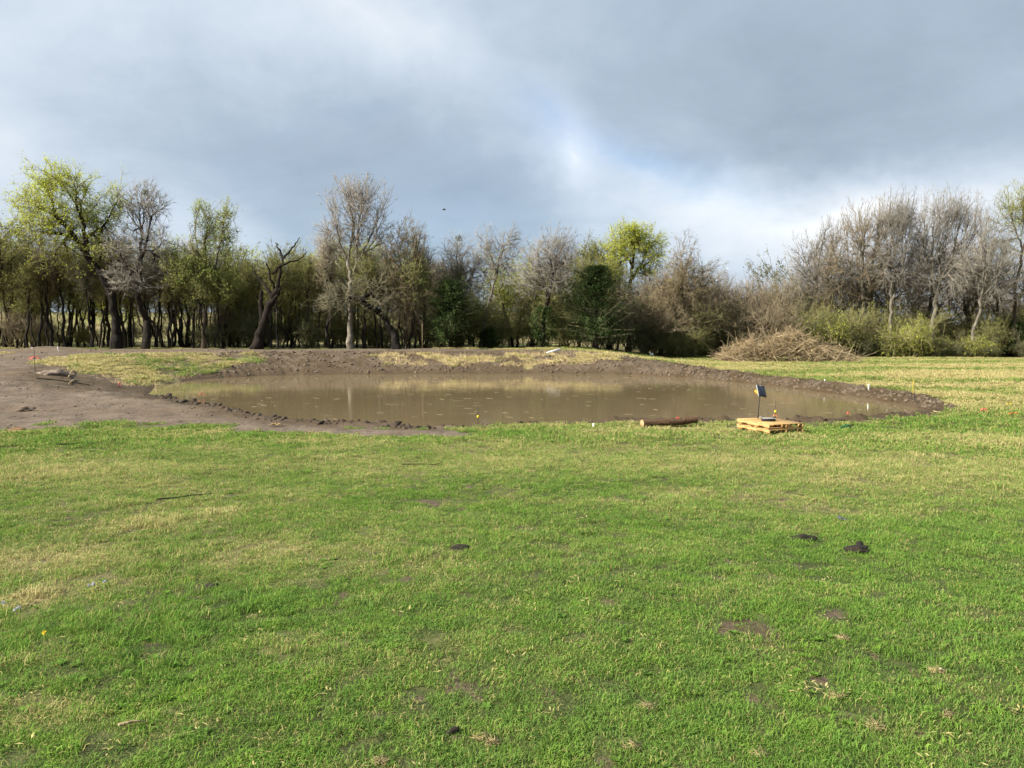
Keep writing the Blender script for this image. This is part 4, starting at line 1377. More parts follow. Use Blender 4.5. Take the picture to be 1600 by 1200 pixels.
# ------------------------------------------------------------------ brush pile
def brush_pile():
    rg = np.random.default_rng(44)
    D = 54.5
    x0 = at(1228, 560, D)[0]
    z0 = zat(x0, D)
    root = empty('brush_pile', (x0, D, z0))
    root.scale = (1.0, 1.0, 1.04)
    tag(root, 'long heap of tan cut branches and brush on the right field', 'brush pile')
    n = 1900
    X = rg.uniform(-1, 1, n) * 4.5
    prof = (1 - (np.abs(X + 0.2) / 4.7) ** 2.2).clip(0.03, 1) * (1.75 + 0.4 * np.sin(X * 1.7 + 1))
    Zc = rg.uniform(0, 1, n) ** 0.8 * prof
    Yc = rg.normal(size=n) * 1.1 * (1 - 0.5 * Zc / 1.8)
    d = rg.normal(size=(n, 3)) * np.array([1.0, 0.6, 0.75])
    d[:, 2] = np.abs(d[:, 2]) * rg.choice([1, 1, -0.4], n)
    d /= np.linalg.norm(d, axis=1)[:, None]
    L = (0.5 + 2.2 * rg.uniform(0, 1, n) ** 2)[:, None]
    c = np.stack([X, Yc, Zc], 1)
    P0, P1 = c - d * L * 0.5, c + d * L * 0.5
    P0[:, 2] = np.maximum(P0[:, 2], 0.0)
    P1[:, 2] = np.maximum(P1[:, 2], 0.01)
    V, q = tubes_np(P0, P1, 0.007 + 0.03 * rg.uniform(0, 1, n) ** 4, rg.uniform(0.003, 0.008, n), 4)
    m = 3800
    pk = rg.integers(0, n, m)
    sp = P0[pk] + (P1 - P0)[pk] * rg.uniform(size=(m, 1))
    dd = rg.normal(size=(m, 3))
    dd[:, 2] = dd[:, 2] * 0.8 + 0.15
    dd /= np.linalg.norm(dd, axis=1)[:, None]
    ep = sp + dd * rg.uniform(0.15, 0.6, (m, 1))
    ep[:, 2] = np.maximum(ep[:, 2], 0.0)
    tv, tt = cones_np(sp, ep, np.full(m, 0.009))
    o = obj('twig_mass', mesh_np('twig_mass', np.concatenate([V, tv]), q, tt + len(V)), M['twig_straw'], root)
    o['kind'] = 'stuff'
    lp = c[rg.integers(0, n, 2600)] + rg.normal(size=(2600, 3)) * 0.15
    lp = lp[(lp[:, 0] < 1.6) & (lp[:, 2] > 0)]
    lv, lq = leaves_np(lp, 0.20, rg, 0, 0.3)
    o = obj('dry_leaves', mesh_np('dry_leaves', lv, lq, None, False), M['leaf_tan'], root)
    o['kind'] = 'stuff'
    # the limbs one can pick out
    dark = [((1.7, -1.3, 1.25), (3.1, -1.4, 1.22), .055), ((2.3, -1.3, .85), (2.75, -1.4, 1.2), .04), ((-.6, -1.2, .95), (.4, -1.4, .9), .045), ((-.5, -1.2, .2), (.9, -1.3, .35), .05)]
    pale = [((-1.6, -.6, .8), (-1.2, -.6, 2.5), .022), ((-1.35, -.6, .8), (-1.9, -.5, 2.4), .018), ((-1.2, -.5, .9), (-.9, -.5, 2.3), .018), ((-1.0, -.6, .8), (-1.5, -.4, 2.2), .016),
            ((1.9, -1.5, 1.0), (3.2, -1.7, .05), .03), ((2.2, -1.5, .9), (3.4, -1.8, .05), .026), ((2.6, -1.4, 1.1), (1.4, -1.7, .05), .028), ((1.2, -1.4, .9), (1.9, -1.8, .05), .025),
            ((3.2, -1.2, 1.2), (4.4, -1.3, .5), .022), ((.2, -1.2, .9), (1.4, -1.3, 1.7), .025), ((.9, -1.0, 1.2), (.6, -.9, 2.2), .02), ((1.3, -1.0, 1.2), (2.0, -.9, 2.1), .02),
            ((-3.9, -1.2, .3), (-2.4, -1.3, 1.1), .02), ((-4.6, -.8, .2), (-3.6, -1.0, .9), .016), ((-2.6, -1.3, .1), (-2.0, -1.3, 1.3), .022)]
    for p0, p1, r in dark:
        p0, p1 = np.array(p0), np.array(p1)
        MB().tube([p0, (p0 + p1) / 2 + rg.normal(size=3) * .05, p1], [r, r * .9, r * .7], 6).build('limb', M['bark_brown'], root, True)
    for p0, p1, r in pale:
        p0, p1 = np.array(p0), np.array(p1)
        MB().tube([p0, (p0 * 2 + p1) / 3 + rg.normal(size=3) * .05, (p0 + p1 * 2) / 3 + rg.normal(size=3) * .06, p1], [r, r * .9, r * .7, r * .4], 5).build('branch', M['twig_straw'], root, True)
brush_pile()

M['wood_cut'] = simple('wood_cut', (0.42, 0.27, 0.14), 0.85, 0.3, 20)
M['log_bark'] = simple('log_bark', (0.085, 0.048, 0.025), 0.95, 0.5, 16, 0.02)
M['log_bark_dark'] = simple('log_bark_dark', (0.05, 0.03, 0.018), 0.95, 0.5, 8, 0.02)

def log(name, label, pts, rads, mat, ringmat=None):
    root = empty(name, tuple(pts[0]))
    tag(root, label, 'log')
    P = np.array(pts) - np.array(pts[0])
    rg = np.random.default_rng(3)
    n = 22
    t = np.linspace(0, 1, n)
    k = np.linspace(0, 1, len(P))
    Q = np.stack([np.interp(t, k, P[:, i]) for i in range(3)], 1)
    rr = np.interp(t, k, rads) * (1 + rg.normal(size=n) * 0.035)
    mb = MB().tube(Q, rr, 14, False)
    V = mb.v[0]
    V += rg.normal(size=V.shape) * rads[0] * 0.035
    mb.build('bark', mat, root, True)
    for e, s in ((0, 1), (-1, -1)):
        d = (Q[1] - Q[0]) if e == 0 else (Q[-2] - Q[-1])
        d = d / np.linalg.norm(d)
        MB().tube([Q[e] - d * 0.006, Q[e] + d * 0.02], [rr[e] * 0.93, rr[e] * 0.93], 14).build('cut_end', M['wood_cut'], root, False)
    return root
g0, g1 = ground_at(1003, 670.5), ground_at(1092, 668.5)
zc_ = max(g0[2], g1[2])
a0 = np.array([g0[0], g0[1], g0[2] + .10])
a1 = np.array([g1[0] + .0, g1[1] + .28, zat(g1[0], g1[1] + .28) + .17])
log('log', 'short brown cut log lying on the grass at the pond edge', [a0, a0 * .65 + a1 * .35 + np.array([0, 0, -.02]), a0 * .35 + a1 * .65 + np.array([0, 0, -.02]), a1], [.104, .096, .094, .088], M['log_bark'])
g0, g1 = ground_at(1128, 565), ground_at(1162, 567)
log('log', 'dark log with pale sawn end at the left foot of the brush pile', [np.array([g0[0], g0[1] - .2, g0[2] + .16]), np.array([g1[0], g1[1], g1[2] + .1])], [.17, .12], M['log_bark_dark'])

# ------------------------------------------------------------------ pallets
def woodmat():
    m, t, out = material('pallet_wood')
    bs = t.node('ShaderNodeBsdfPrincipled')
    tcn = t.node('ShaderNodeTexCoord')
    oi = t.node('ShaderNodeObjectInfo')
    mp = t.node('ShaderNodeMapping')
    mp.inputs['Scale'].default_value = (2, 14, 14)
    t.link(tcn.outputs['Object'], mp.inputs[0])
    n = t.noise(mp.outputs[0], 3.0, 5, 0.65)
    f = t.math('ADD', t.smooth(n, 0.3, 0.75), t.math('MULTIPLY', t.math('SUBTRACT', oi.outputs['Random'], 0.5), 0.6), clamp=True)
    t.link(t.mix(f, (0.36, 0.19, 0.062), (0.58, 0.38, 0.15)), bs.inputs['Base Color'])
    bs.inputs['Roughness'].default_value = 0.8
    t.link(bs.outputs[0], out.inputs[0])
    return m
M['pallet'] = woodmat()

def stringer_mesh():
    """a 1.2 m board with two fork notches on its under side"""
    prof = [(-.6, .022), (-.6, .111), (.6, .111), (.6, .022), (.42, .022), (.40, .06), (.22, .06), (.20, .022), (-.20, .022), (-.22, .06), (-.40, .06), (-.42, .022)]
    quads2 = [(0, 1, 10, 11), (1, 2, 5, 10)]
    V = [(x, -.019, z) for x, z in prof] + [(x, .019, z) for x, z in prof]
    n = len(prof)
    # side faces in convex strips
    strips = [(-.6, -.42, .022), (-.42, -.40, None), (-.40, -.22, .06), (-.22, -.20, None), (-.20, .20, .022), (.20, .22, None), (.22, .40, .06), (.40, .42, None), (.42, .6, .022)]
    low = lambda x: np.interp(x, [-.6, -.42, -.40, -.22, -.20, .20, .22, .40, .42, .6], [.022, .022, .06, .06, .022, .022, .06, .06, .022, .022])
    xs = [-.6, -.42, -.40, -.22, -.20, .20, .22, .40, .42, .6]
    V, q = [], []
    for x in xs:
        V += [(x, -.019, low(x)), (x, -.019, .111), (x, .019, .111), (x, .019, low(x))]
    for i in range(len(xs) - 1):
        a, b = i * 4, i * 4 + 4
        for k in range(4):
            q.append((a + k, b + k, b + (k + 1) % 4, a + (k + 1) % 4))
    q.append((0, 1, 2, 3))
    q.append((len(V) - 4, len(V) - 1, len(V) - 2, len(V) - 3))
    return mesh_np('stringer', V, q, None, False)
ST_ME = stringer_mesh()
ST_ME.materials.append(M['pallet'])
db = MB().box((0, 0, 0), (1.0, .11, .018), 0, .003)
DB_ME = mesh_np('deck_board', np.concatenate(db.v), np.concatenate(db.q), np.concatenate(db.t), False)
DB_ME.materials.append(M['pallet'])

def pallet(label, loc, rz, tilt=(0, 0)):
    root = empty('pallet', loc)
    root.rotation_euler = (tilt[0], tilt[1], rz)
    root.scale = (1, 1, .95)
    tag(root, label, 'pallet', 'two stacked wooden pallets')
    for k in range(3):                  # stringers along local y, at local x 0 .. 1.0
        o = obj('stringer', ST_ME, None, root, (0.02 + k * 0.48, 0.6, 0))
        o.rotation_euler = (0, 0, math.pi / 2)
    for k in range(8):
        o = obj('deck_board', DB_ME, None, root, (0.5, 0.055 + k * (1.09 / 7), 0.1205))
    for k in range(4):
        o = obj('deck_board', DB_ME, None, root, (0.5, (0.10, 0.48, 0.72, 1.10)[k], 0.0125))
    return root
gp = ground_at(1201, 679.0)
PR = R(20)
pallet('upper of two new yellow wooden pallets stacked by the pond', (gp[0], gp[1], gp[2] + .136), PR, (R(.4), R(.3)))
pallet('lower of two new yellow wooden pallets, resting on the grass', (gp[0] + .012, gp[1] + .01, gp[2] + .010), PR + .015)
def pal(u, v, z=0.0):
    return np.array([gp[0] + u * math.cos(PR) - v * math.sin(PR), gp[1] + u * math.sin(PR) + v * math.cos(PR), gp[2] + .260 + z])

M['plastic_black'] = simple('plastic_black', (0.012, 0.012, 0.014), 0.5, 0.2, 8)
M['plastic_grey'] = simple('plastic_grey', (0.28, 0.28, 0.28), 0.5, 0.15, 8)
M['plastic_yellow'] = simple('plastic_yellow', (0.55, 0.27, 0.02), 0.5, 0.15, 8)
M['solar'] = simple('solar', (0.010, 0.013, 0.024), 0.25, 0.2, 8, 0, 0, 0.5)
M['steel_dark'] = simple('steel_dark', (0.025, 0.022, 0.020), 0.7, 0.3, 8)
M['white_plastic'] = simple('white_plastic', (0.72, 0.72, 0.70), 0.5, 0.1, 5)
M['yellow'] = simple('yellow_plastic', (0.65, 0.45, 0.02), 0.5, 0.1, 5)
M['pink'] = simple('pink_ribbon', (0.75, 0.12, 0.09), 0.6, 0.2, 12)
M['orange'] = simple('orange_ribbon', (0.75, 0.22, 0.07), 0.6, 0.2, 12)
M['green_plastic'] = simple('green_plastic', (0.012, 0.12, 0.055), 0.45, 0.3, 12)

def energizer():
    b = at(1183, 660, gp[1] + 1.12)
    gz = zat(b[0], b[1])
    top = at(1187.5, 611, b[1])
    root = empty('fence_energizer', (b[0], b[1], gz))
    tag(root, 'solar fence energizer with black panel and yellow housing on a thin post', 'energizer')
    tp = np.array([top[0] - b[0], 0, top[2] - gz])
    MB().tube([(0, 0, -.1), tp * .5, tp + np.array([0, .0, -.06])], [.013, .013, .013], 8).build('post', M['steel_dark'], root, True)
    e = Euler((R(-62), R(8), R(28)))
    hs = MB().box((0, 0, 0), (.13, .17, .07), 0, .02).build('housing', M['plastic_yellow'], root, False, tuple(tp + np.array([-.03, .05, -.04])))
    hs.rotation_euler = Euler((R(28), R(6), R(28)))
    fr = MB().box((0, 0, 0), (.25, .31, .024), 0, .01).build('panel_frame', M['plastic_black'], root, False, tuple(tp + np.array([.035, -.01, .0])))
    fr.rotation_euler = Euler((R(62), R(10), R(24)))
    MB().box((0, -.008, .0135), (.20, .235, .004), 0, .001).build('solar_cell', M['solar'], fr)
    MB().box((0, .132, .0135), (.09, .016, .004), 0, .001).build('name_strip', M['plastic_grey'], fr)
    MB().box((-.127, 0, -.004), (.006, .30, .028), 0, .001).build('edge_trim', M['plastic_grey'], fr)
energizer()

def tool_case():
    c = pal(.42, .55)
    root = empty('tool_case', tuple(c), PR - .55)
    tag(root, 'dark grey plastic case with pale lid edge lying on the pallets', 'case')
    MB().box((0, 0, .032), (.32, .15, .06), 0, .012).build('body', M['plastic_black'], root)
    MB().box((0, 0, .071), (.31, .14, .014), 0, .006).build('lid', M['plastic_grey'], root)
    MB().tube([(-.14, -.02, .09), (-.18, -.02, .115), (-.205, -.02, .10), (-.20, -.02, .06), (-.16, -.02, .04)], .009, 6).build('handle', M['plastic_grey'], root, True)
    MB().tube([(.1, .03, .08), (.14, .03, .1), (.18, .03, .09)], .01, 6).build('nozzle', M['plastic_black'], root, True)
tool_case()

# ------------------------------------------------------------------ stakes and ribbons
def ribbon(root, mat, z, w, h, seed, n=2):
    rg = np.random.default_rng(seed)
    for k in range(n):
        a = rg.uniform(-.6, .6) + (0 if k % 2 else math.pi)
        V, q = [], []
        for i in range(6):
            t = i / 5
            c = np.array([math.cos(a) * w * t, math.sin(a) * w * t * .6, -h * t ** 1.5 + rg.normal() * .01])
            nrm = np.array([-math.sin(a), math.cos(a), 0]) * .012 * math.sin(t * 7)
            for s in (-1, 1):
                for th in (-.0015, .0015):
                    V.append(c + np.array([0, th, s * .016 * (1 - .3 * t)]) + nrm * s)
        for i in range(5):
            b = i * 4
            for u in ((0, 1, 3, 2),):
                loop = [0, 2, 3, 1]
                for j in range(4):
                    j2 = (j + 1) % 4
                    q.append((b + loop[j], b + loop[j2], b + 4 + loop[j2], b + 4 + loop[j]))
        q.append((0, 1, 3, 2))
        q.append((20, 22, 23, 21))
        obj('ribbon', mesh_np('ribbon', np.array(V) + np.array([0, 0, z]), q, None, False), mat, root)

def stake(name, label, cat, px, py, top_py, r, mat, ribbon_mat=None, ribbon_py=None, cap=None, cap_py=None, lean=0.0, water=False, rw=.10, rh=.06, rn=2):
    g = ground_at(px, py)
    if water:
        w = on_water(px, py)
        g = np.array([w[0], w[1], -0.02])
    H = at(px, top_py, g[1])[2] - g[2]
    root = empty(name, tuple(g))
    tag(root, label, cat)
    MB().tube([(0, 0, -.06), (lean * .5, 0, H * .5), (lean, 0, H)], r, 7).build('rod', mat, root, True)
    if ribbon_mat:
        ribbon(root, ribbon_mat, at(px, ribbon_py, g[1])[2] - g[2], rw, rh, int(px), rn)
    if cap:
        z = at(px, cap_py, g[1])[2] - g[2]
        MB().tube([(0, 0, z - .035), (0, 0, z - .02), (0, 0, z + .02), (0, 0, z + .035)], [r * 1.3, .028, .028, r * 1.3], 9).build('insulator', cap, root, True)
    return root
SD, WP, YE, PK, OR_ = M['steel_dark'], M['white_plastic'], M['yellow'], M['pink'], M['orange']
stake('fence_stake', 'thin dark rod with yellow insulator standing in the mud at mid pond edge', 'stake', 747, 675, 632, .006, SD, None, None, YE, 651)
stake('fence_stake', 'thin rod with yellow insulator and red ribbon behind the pallets', 'stake', 1211, 666, 626, .006, SD, OR_, 648.5, YE, 643, rw=.06, rh=.05)
stake('fence_stake', 'yellow fibreglass rod on the right-hand field edge of the pond', 'stake', 1426, 617, 593, .007, YE)
stake('pipe_stub', 'short white pipe upright on the muddy right bank', 'pipe', 1357, 609, 600, .026, WP)
stake('pipe_stub', 'tiny white peg at the field edge above the right bank', 'pipe', 1288.5, 596.5, 592.5, .02, WP)
stake('pipe_stub', 'short white pipe upright at the near pond edge left of the log', 'pipe', 927.5, 671, 661.5, .026, WP)
stake('survey_stake', 'dark stake with drooping pink ribbons on the left dirt bank', 'stake', 55, 582, 545, .012, SD, PK, 557, None, None, rw=.28, rh=.14, rn=4)
stake('survey_stake', 'thin white-capped stake behind the pink-ribboned stake', 'stake', 51, 562, 544, .010, M['twig_straw'], None, None, WP, 543.5)
stake('survey_stake', 'bent pale stake near the soil mound', 'stake', 92, 551, 541.5, .016, WP, None, None, None, None, lean=-.08)
stake('survey_stake', 'thin pale rod on the crest right of the soil mound', 'stake', 158, 556, 539, .012, M['twig_straw'])
stake('survey_stake', 'thin pale rod standing before the vine-grown tree', 'stake', 660, 552, 505, .016, M['twig_straw'])
stake('marker_flag', 'pink ribbon tied low on the left bank above the water', 'flag', 187, 606, 597, .006, SD, PK, 598, rw=.10, rh=.24, rn=3)
stake('marker_flag', 'pink flag standing in the shallow water at left', 'flag', 315, 622, 613, .005, SD, PK, 614, water=True, rw=.14, rh=.12, rn=2)
stake('marker_flag', 'red ribbon flag just behind the near-edge log', 'flag', 1059, 668, 649, .005, SD, PK, 652, rw=.07, rh=.09, rn=3)
stake('marker_flag', 'red flag in the water right of the pallets', 'flag', 1325, 652, 640, .004, SD, PK, 642, water=True, rw=.05, rh=.13, rn=2)
stake('marker_flag', 'red ribbon where the mud runs out at the right', 'flag', 1537, 645, 635, .006, SD, PK, 638, rw=.10, rh=.08, rn=3)
stake('marker_flag', 'yellow flag on the grass at the far right', 'flag', 1576, 637, 628, .005, SD, YE, 630, rw=.10, rh=.05, rn=2)
stake('marker_flag', 'orange ribbon lying low in the right-hand grass', 'flag', 1584, 648, 644, .005, SD, OR_, 645, rw=.20, rh=.03, rn=2)

# ------------------------------------------------------------------ hose, pipe, bucket, leaf litter
g = ground_at(1318, 669)
root = empty('green_mesh', tuple(g))
tag(root, 'crumpled green plastic strips lying on the mud right of the pallets', 'plastic')
for k in range(5):
    MB().tube([(-.19 + k * .03, -.10 + k * .04, .015), (-.06 + k * .03, -.03 + k * .04, .06), (.06 + k * .03, .0 + k * .04, .09), (.17 + k * .02, .02 + k * .04, .055)],
              [.013, .016, .016, .010], 6).build('strip', M['green_plastic'], root, True)
g = ground_at(866, 552.5)
o = MB().tube([(-.50, -.2, .08), (-.2, 0, .14), (.40, .15, .30)], [.035, .07, .07], 8).build('white_pipe', WP, None, True, tuple(g))
tag(o, 'white pipe lying on the crest of the far bank', 'pipe')
g = ground_at(1018, 557.5)
root = empty('bucket', tuple(g))
tag(root, 'small white bucket in the grass at the shady wood edge', 'bucket')
MB().tube([(0, 0, .04), (0, 0, .30)], [.12, .145], 12).build('pail', WP, root, True)
MB().tube([(0, 0, 0), (0, 0, .05)], [.17, .16], 10).build('base', SD, root, True)
g = ground_at(431, 667)
V, q = leaves_np(np.zeros((1, 3)), .3, np.random.default_rng(2), 1.0)
rgl = np.random.default_rng(4)
mb = MB()
for k in range(5):
    a = k * .9
    mb.tube([(0, 0, .03), (math.cos(a) * .09, math.sin(a) * .06, .07), (math.cos(a) * .2, math.sin(a) * .1, .03)], [.01, .028, .004], 5)
o = mb.build('dead_frond', M['leaf_tan'], None, True, tuple(g))
tag(o, 'curled orange-brown dead leaves on the near mud rim', 'leaves')

# small garden tractor half hidden at the right
def tractor():
    g = ground_at(1572, 556)
    root = empty('tractor', (g[0], g[1] + 1.0, zat(g[0], g[1] + 1)), R(8))
    tag(root, 'old red and yellow garden tractor half hidden in bushes at right', 'tractor')
    red = simple('tractor_red', (0.28, 0.04, 0.03), 0.6, .3, 6)
    yel = simple('tractor_yellow', (0.50, 0.30, 0.06), 0.6, .25, 6)
    MB().box((.35, 0, .52), (.75, .42, .26), 0, .06).build('hood', yel, root)
    MB().box((-.3, 0, .42), (.7, .40, .16), 0, .04).build('chassis', red, root)
    MB().box((.1, 0, .22), (.9, .8, .10), 0, .03).build('mower_deck', M['plastic_grey'], root)
    st = MB().box((-.45, 0, .58), (.36, .36, .10), 0, .04).build('seat', M['plastic_black'], root)
    MB().box((-.19, 0, .17), (.08, .36, .30), 0, .03).build('backrest', M['plastic_black'], st, False, (-.45, 0, .58))
    MB().tube([(.02, 0, .5), (-.10, 0, .85)], .02, 6).build('steering_column', SD, root, True)
    for x, y, r, nm in ((-.5, -.42, .25, 0), (-.5, .42, .25, 0), (.55, -.36, .18, 1), (.55, .36, .18, 1)):
        w = MB().tube([(x, y - .09, r), (x, y - .06, r), (x, y + .06, r), (x, y + .09, r)], [r * .85, r, r, r * .85], 16).build('wheel', M['plastic_black'], root, True)
        MB().tube([(x, y - .1, r), (x, y + .1, r)], r * .58, 12).build('rim', red if nm else simple('rim_pink', (.55, .30, .27), .6), w, False)
tractor()

# a bird over the wood
p = at(694, 328, 60)
root = empty('bird', tuple(p))
tag(root, 'tiny dark bird flying above the middle of the wood', 'bird')
MB().tube([(-.16, 0, 0), (-.05, 0, .02), (.08, 0, .02), (.15, 0, .03)], [.005, .045, .04, .008], 7).build('body', SD, root, True)
for s in (-1, 1):
    MB().add([(-.05, 0, .02), (.05, 0, .02), (.03, s * .14, .09), (-.05, s * .16, .09), (-.03, s * .28, .05), (-.05, 0, .03), (.05, 0, .03), (.03, s * .14, .1), (-.05, s * .16, .1), (-.03, s * .28, .06)],
             [(0, 1, 2, 3), (5, 8, 7, 6), (0, 5, 6, 1), (1, 6, 7, 2), (0, 3, 8, 5)], [(2, 4, 3), (7, 8, 9), (2, 7, 9), (2, 9, 4), (3, 4, 9), (3, 9, 8)]).build('wing', SD, root)

# ------------------------------------------------------------------ clods, sticks, tufts on the lawn
def clod_base(seed, sub=2):
    import bmesh
    bm = bmesh.new()
    bmesh.ops.create_icosphere(bm, subdivisions=sub, radius=1.0)
    rg = np.random.default_rng(seed)
    ph = rg.uniform(0, 6, (6, 3))
    k = rg.normal(size=(6, 3)) * 2.2
    for v in bm.verts:
        c = np.array(v.co)
        d = sum(math.sin(float(c @ k[i]) + ph[i, 0]) for i in range(6)) * .14 + rg.normal() * .10
        v.co = Vector(c * (1 + d))
    me = bpy.data.meshes.new('clod')
    bm.to_mesh(me)
    bm.free()
    V = np.array([v.co[:] for v in me.vertices])
    T = np.array([p.vertices[:] for p in me.polygons])
    bpy.data.meshes.remove(me)
    return V, T
CL = [clod_base(60 + k, 1) for k in range(6)]
CLB = [clod_base(80 + k, 3) for k in range(5)]

def clods_stuff(name, label, P, size, mat, seed, flat=.65):
    rg = np.random.default_rng(seed)
    Vs, Ts, n0 = [], [], 0
    for p, s in zip(P, size):
        V, T = CL[rg.integers(0, 6)]
        a = rg.uniform(0, 6.28)
        c, sn = math.cos(a), math.sin(a)
        U = V * np.array([1.25, .85, flat]) * s
        U = np.stack([U[:, 0] * c - U[:, 1] * sn, U[:, 0] * sn + U[:, 1] * c, U[:, 2]], 1) + p
        Vs.append(U); Ts.append(T + n0); n0 += len(V)
    o = obj(name, mesh_np(name, np.concatenate(Vs), None, np.concatenate(Ts), False), mat)
    tag(o, label, 'mud', kind='stuff')
rg = np.random.default_rng(70)
cs = []
PA = np.array(POND)
for k in range(15000):
    p = PA[rg.integers(0, len(PA))] + rg.normal(size=2) * np.array([.5, .5])
    cs.append(p)
cs = np.array(cs)
sd_c = poly_sd(cs[:, 0], cs[:, 1], POND)
nearside = (cs[:, 1] < 29) & (sd_c > .05) & (sd_c < 1.0) & (rg.uniform(size=len(cs)) < np.where(cs[:, 0] > -2, .45, 1.0) * np.clip(fbm(cs[:, 0], cs[:, 1], .8, 5, 2) * 2.2 - .55, np.where(cs[:, 0] < -1.5, .4, .05), 1))
rightside = (rg.uniform(size=len(cs)) < .5) & (cs[:, 0] > 7.5) & (cs[:, 1] >= 24) & (sd_c > .1) & (sd_c < 1.5)
for nm, lab, m_, mt, smax in (('mud_clods', 'dark wet clods of mud along the near rim of the pond', nearside, M['mud'], .066), ('soil_clods', 'crumbly brown clods on the dug right bank', rightside, M['soil_clod'], .075)):
    c = cs[m_]
    z = hf(c[:, 0], c[:, 1])
    sz = smax * rg.uniform(.15, 1, len(c)) ** 2.6 * np.where((c[:, 0] < -2) & (c[:, 1] < 30), 1.35, 1.0) + .014
    clods_stuff(nm, lab, np.stack([c[:, 0], c[:, 1], z + sz * .05], 1), sz, mt, 71)
# loose clods on the left dirt and the far bank
c = np.stack([rg.uniform(-30, 12, 1300), rg.uniform(19.5, 54, 1300)], 1)
c = np.concatenate([c, np.stack([rg.uniform(-18, 12, 5200), rg.uniform(41, 50, 5200)], 1), np.stack([rg.uniform(-26, -4, 1500), rg.uniform(19.5, 36, 1500)], 1)])
gz_, dz_, wz_, sz_ = zones(c[:, 0], c[:, 1])
c = c[(gz_ < .3) & (sz_ > .15)][:4200]
z = hf(c[:, 0], c[:, 1])
sz = .085 * rg.uniform(.1, 1, len(c)) ** 4 + .014
sz = np.where(c[:, 1] < 40, .4 * sz + .004, sz)
clods_stuff('loose_clods', 'small loose clods scattered over the bare banks', np.stack([c[:, 0], c[:, 1], z + sz * .2], 1), sz, M['soil_clod'], 72)

def big_clod(label, px, py, w, h, k, rz=0.0, mat=None):
    g = ground_at(px, py)
    V, T = CLB[k % 5]
    U = V * np.array([w / 2, w / 3.2, h])
    o = obj('mud_clod', mesh_np('mud_clod', U, None, T, False), mat or M['black_mud'], None, (g[0], g[1], g[2] + h * .3), (0, 0, rz))
    tag(o, label, 'clod', 'lumps of dark mud on the lawn')
big_clod('largest black mud clod on the right of the lawn', 1344, 862, .22, .045, 0, .2)
big_clod('small lump leaning on the largest black mud clod', 1340, 855, .15, .035, 1, .9)
big_clod('flat dark mud clod left of the largest one on the lawn', 1258, 843, .20, .045, 2, -.3)
big_clod('single dark mud clod in the middle of the lawn', 720, 870, .14, .03, 3, .1)
big_clod('dark mud lump in the grass on the left of the lawn', 330, 915, .13, .025, 4, .4)
big_clod('tiny dark clod near the bottom middle of the lawn', 707, 1136, .055, .02, 1, .2)
big_clod('brown root clump on the left dirt bank', 41, 641, .45, .10, 2, .3, M['soil_clod'])
big_clod('reddish clod where the left dirt meets the grass', 27, 677, .35, .06, 3, .1, simple('red_soil', (.16, .075, .04), .95, .35, 8, .02))
big_clod('pale flat boulder of soil on the left bank slope', 84, 587, 1.1, .18, 4, .1, simple('pale_soil', (.17, .13, .10), .95, .3, 5, .02))

g = ground_at(1323, 809)
o = MB().box((0, 0, .012), (.17, .07, .012), 0, .004).box((-.07, 0, .022), (.03, .065, .02), .2, .004).build('metal_scrap', simple('scrap', (.075, .08, .085), .5, .3, 10), None, False, tuple(g), (R(4), R(5), -.25))
tag(o, 'flat blue-grey scrap lying on the grass above the black clods', 'scrap')

def stick(label, pxs, r, mat, cat='stick', lift=.015):
    P = [ground_at(*p) + np.array([0, 0, lift]) for p in pxs]
    b = P[0].copy()
    rads = np.linspace(r, r * .5, len(P))
    o = MB().tube([p - b for p in P], rads, 6).build('stick', mat, None, True, tuple(b))
    tag(o, label, cat, 'loose sticks on the ground')
DKW = M['bark_dark']
stick('long dark stick across the grass on the left of the lawn', [(245, 786), (272, 784), (300, 780), (332, 776)], .009, DKW, lift=.035)
stick('dark twiggy stick in the dry grass near the pond middle', [(628, 729), (655, 728), (680, 729), (693, 725)], .009, DKW, lift=.04)
stick('pale stick in the grass at the lower left', [(186, 1143), (208, 1141), (229, 1140)], .007, M['twig_straw'], lift=.03)
stick('short dark stick on the grass left below the pallets', [(1116, 687.5), (1132, 688.5), (1146, 689.5)], .016, DKW, lift=.04)
stick('brown slab of bark on the grass near the right tip of the pond', [(1452, 668), (1465, 668.5), (1477, 667.5)], .03, M['log_bark'], lift=.03)
stick('pale crooked stick on the left bank', [(107, 592), (110, 586), (113, 581), (118, 580)], .03, M['twig_straw'], lift=.06)
stick('second pale stick lower on the left bank', [(108, 601), (114, 597), (121, 594)], .03, M['twig_straw'], lift=.05)
stick('dark root lying along the left bank edge', [(58, 593), (75, 594), (95, 597), (120, 600), (140, 603)], .03, DKW, lift=.03)
stick('straw-coloured stick in the mud at the right tip of the pond', [(1452, 642), (1460, 645), (1468, 646)], .022, M['twig_straw'], lift=.05)
stick('upright straw stalk on the mud near the right tip', [(1496, 642), (1498, 640), (1500, 636)], .015, M['twig_straw'], lift=.05)
stick('thin dark stick at the left edge of the lawn near the dirt', [(88, 697), (108, 696), (130, 694)], .012, DKW, lift=.035)

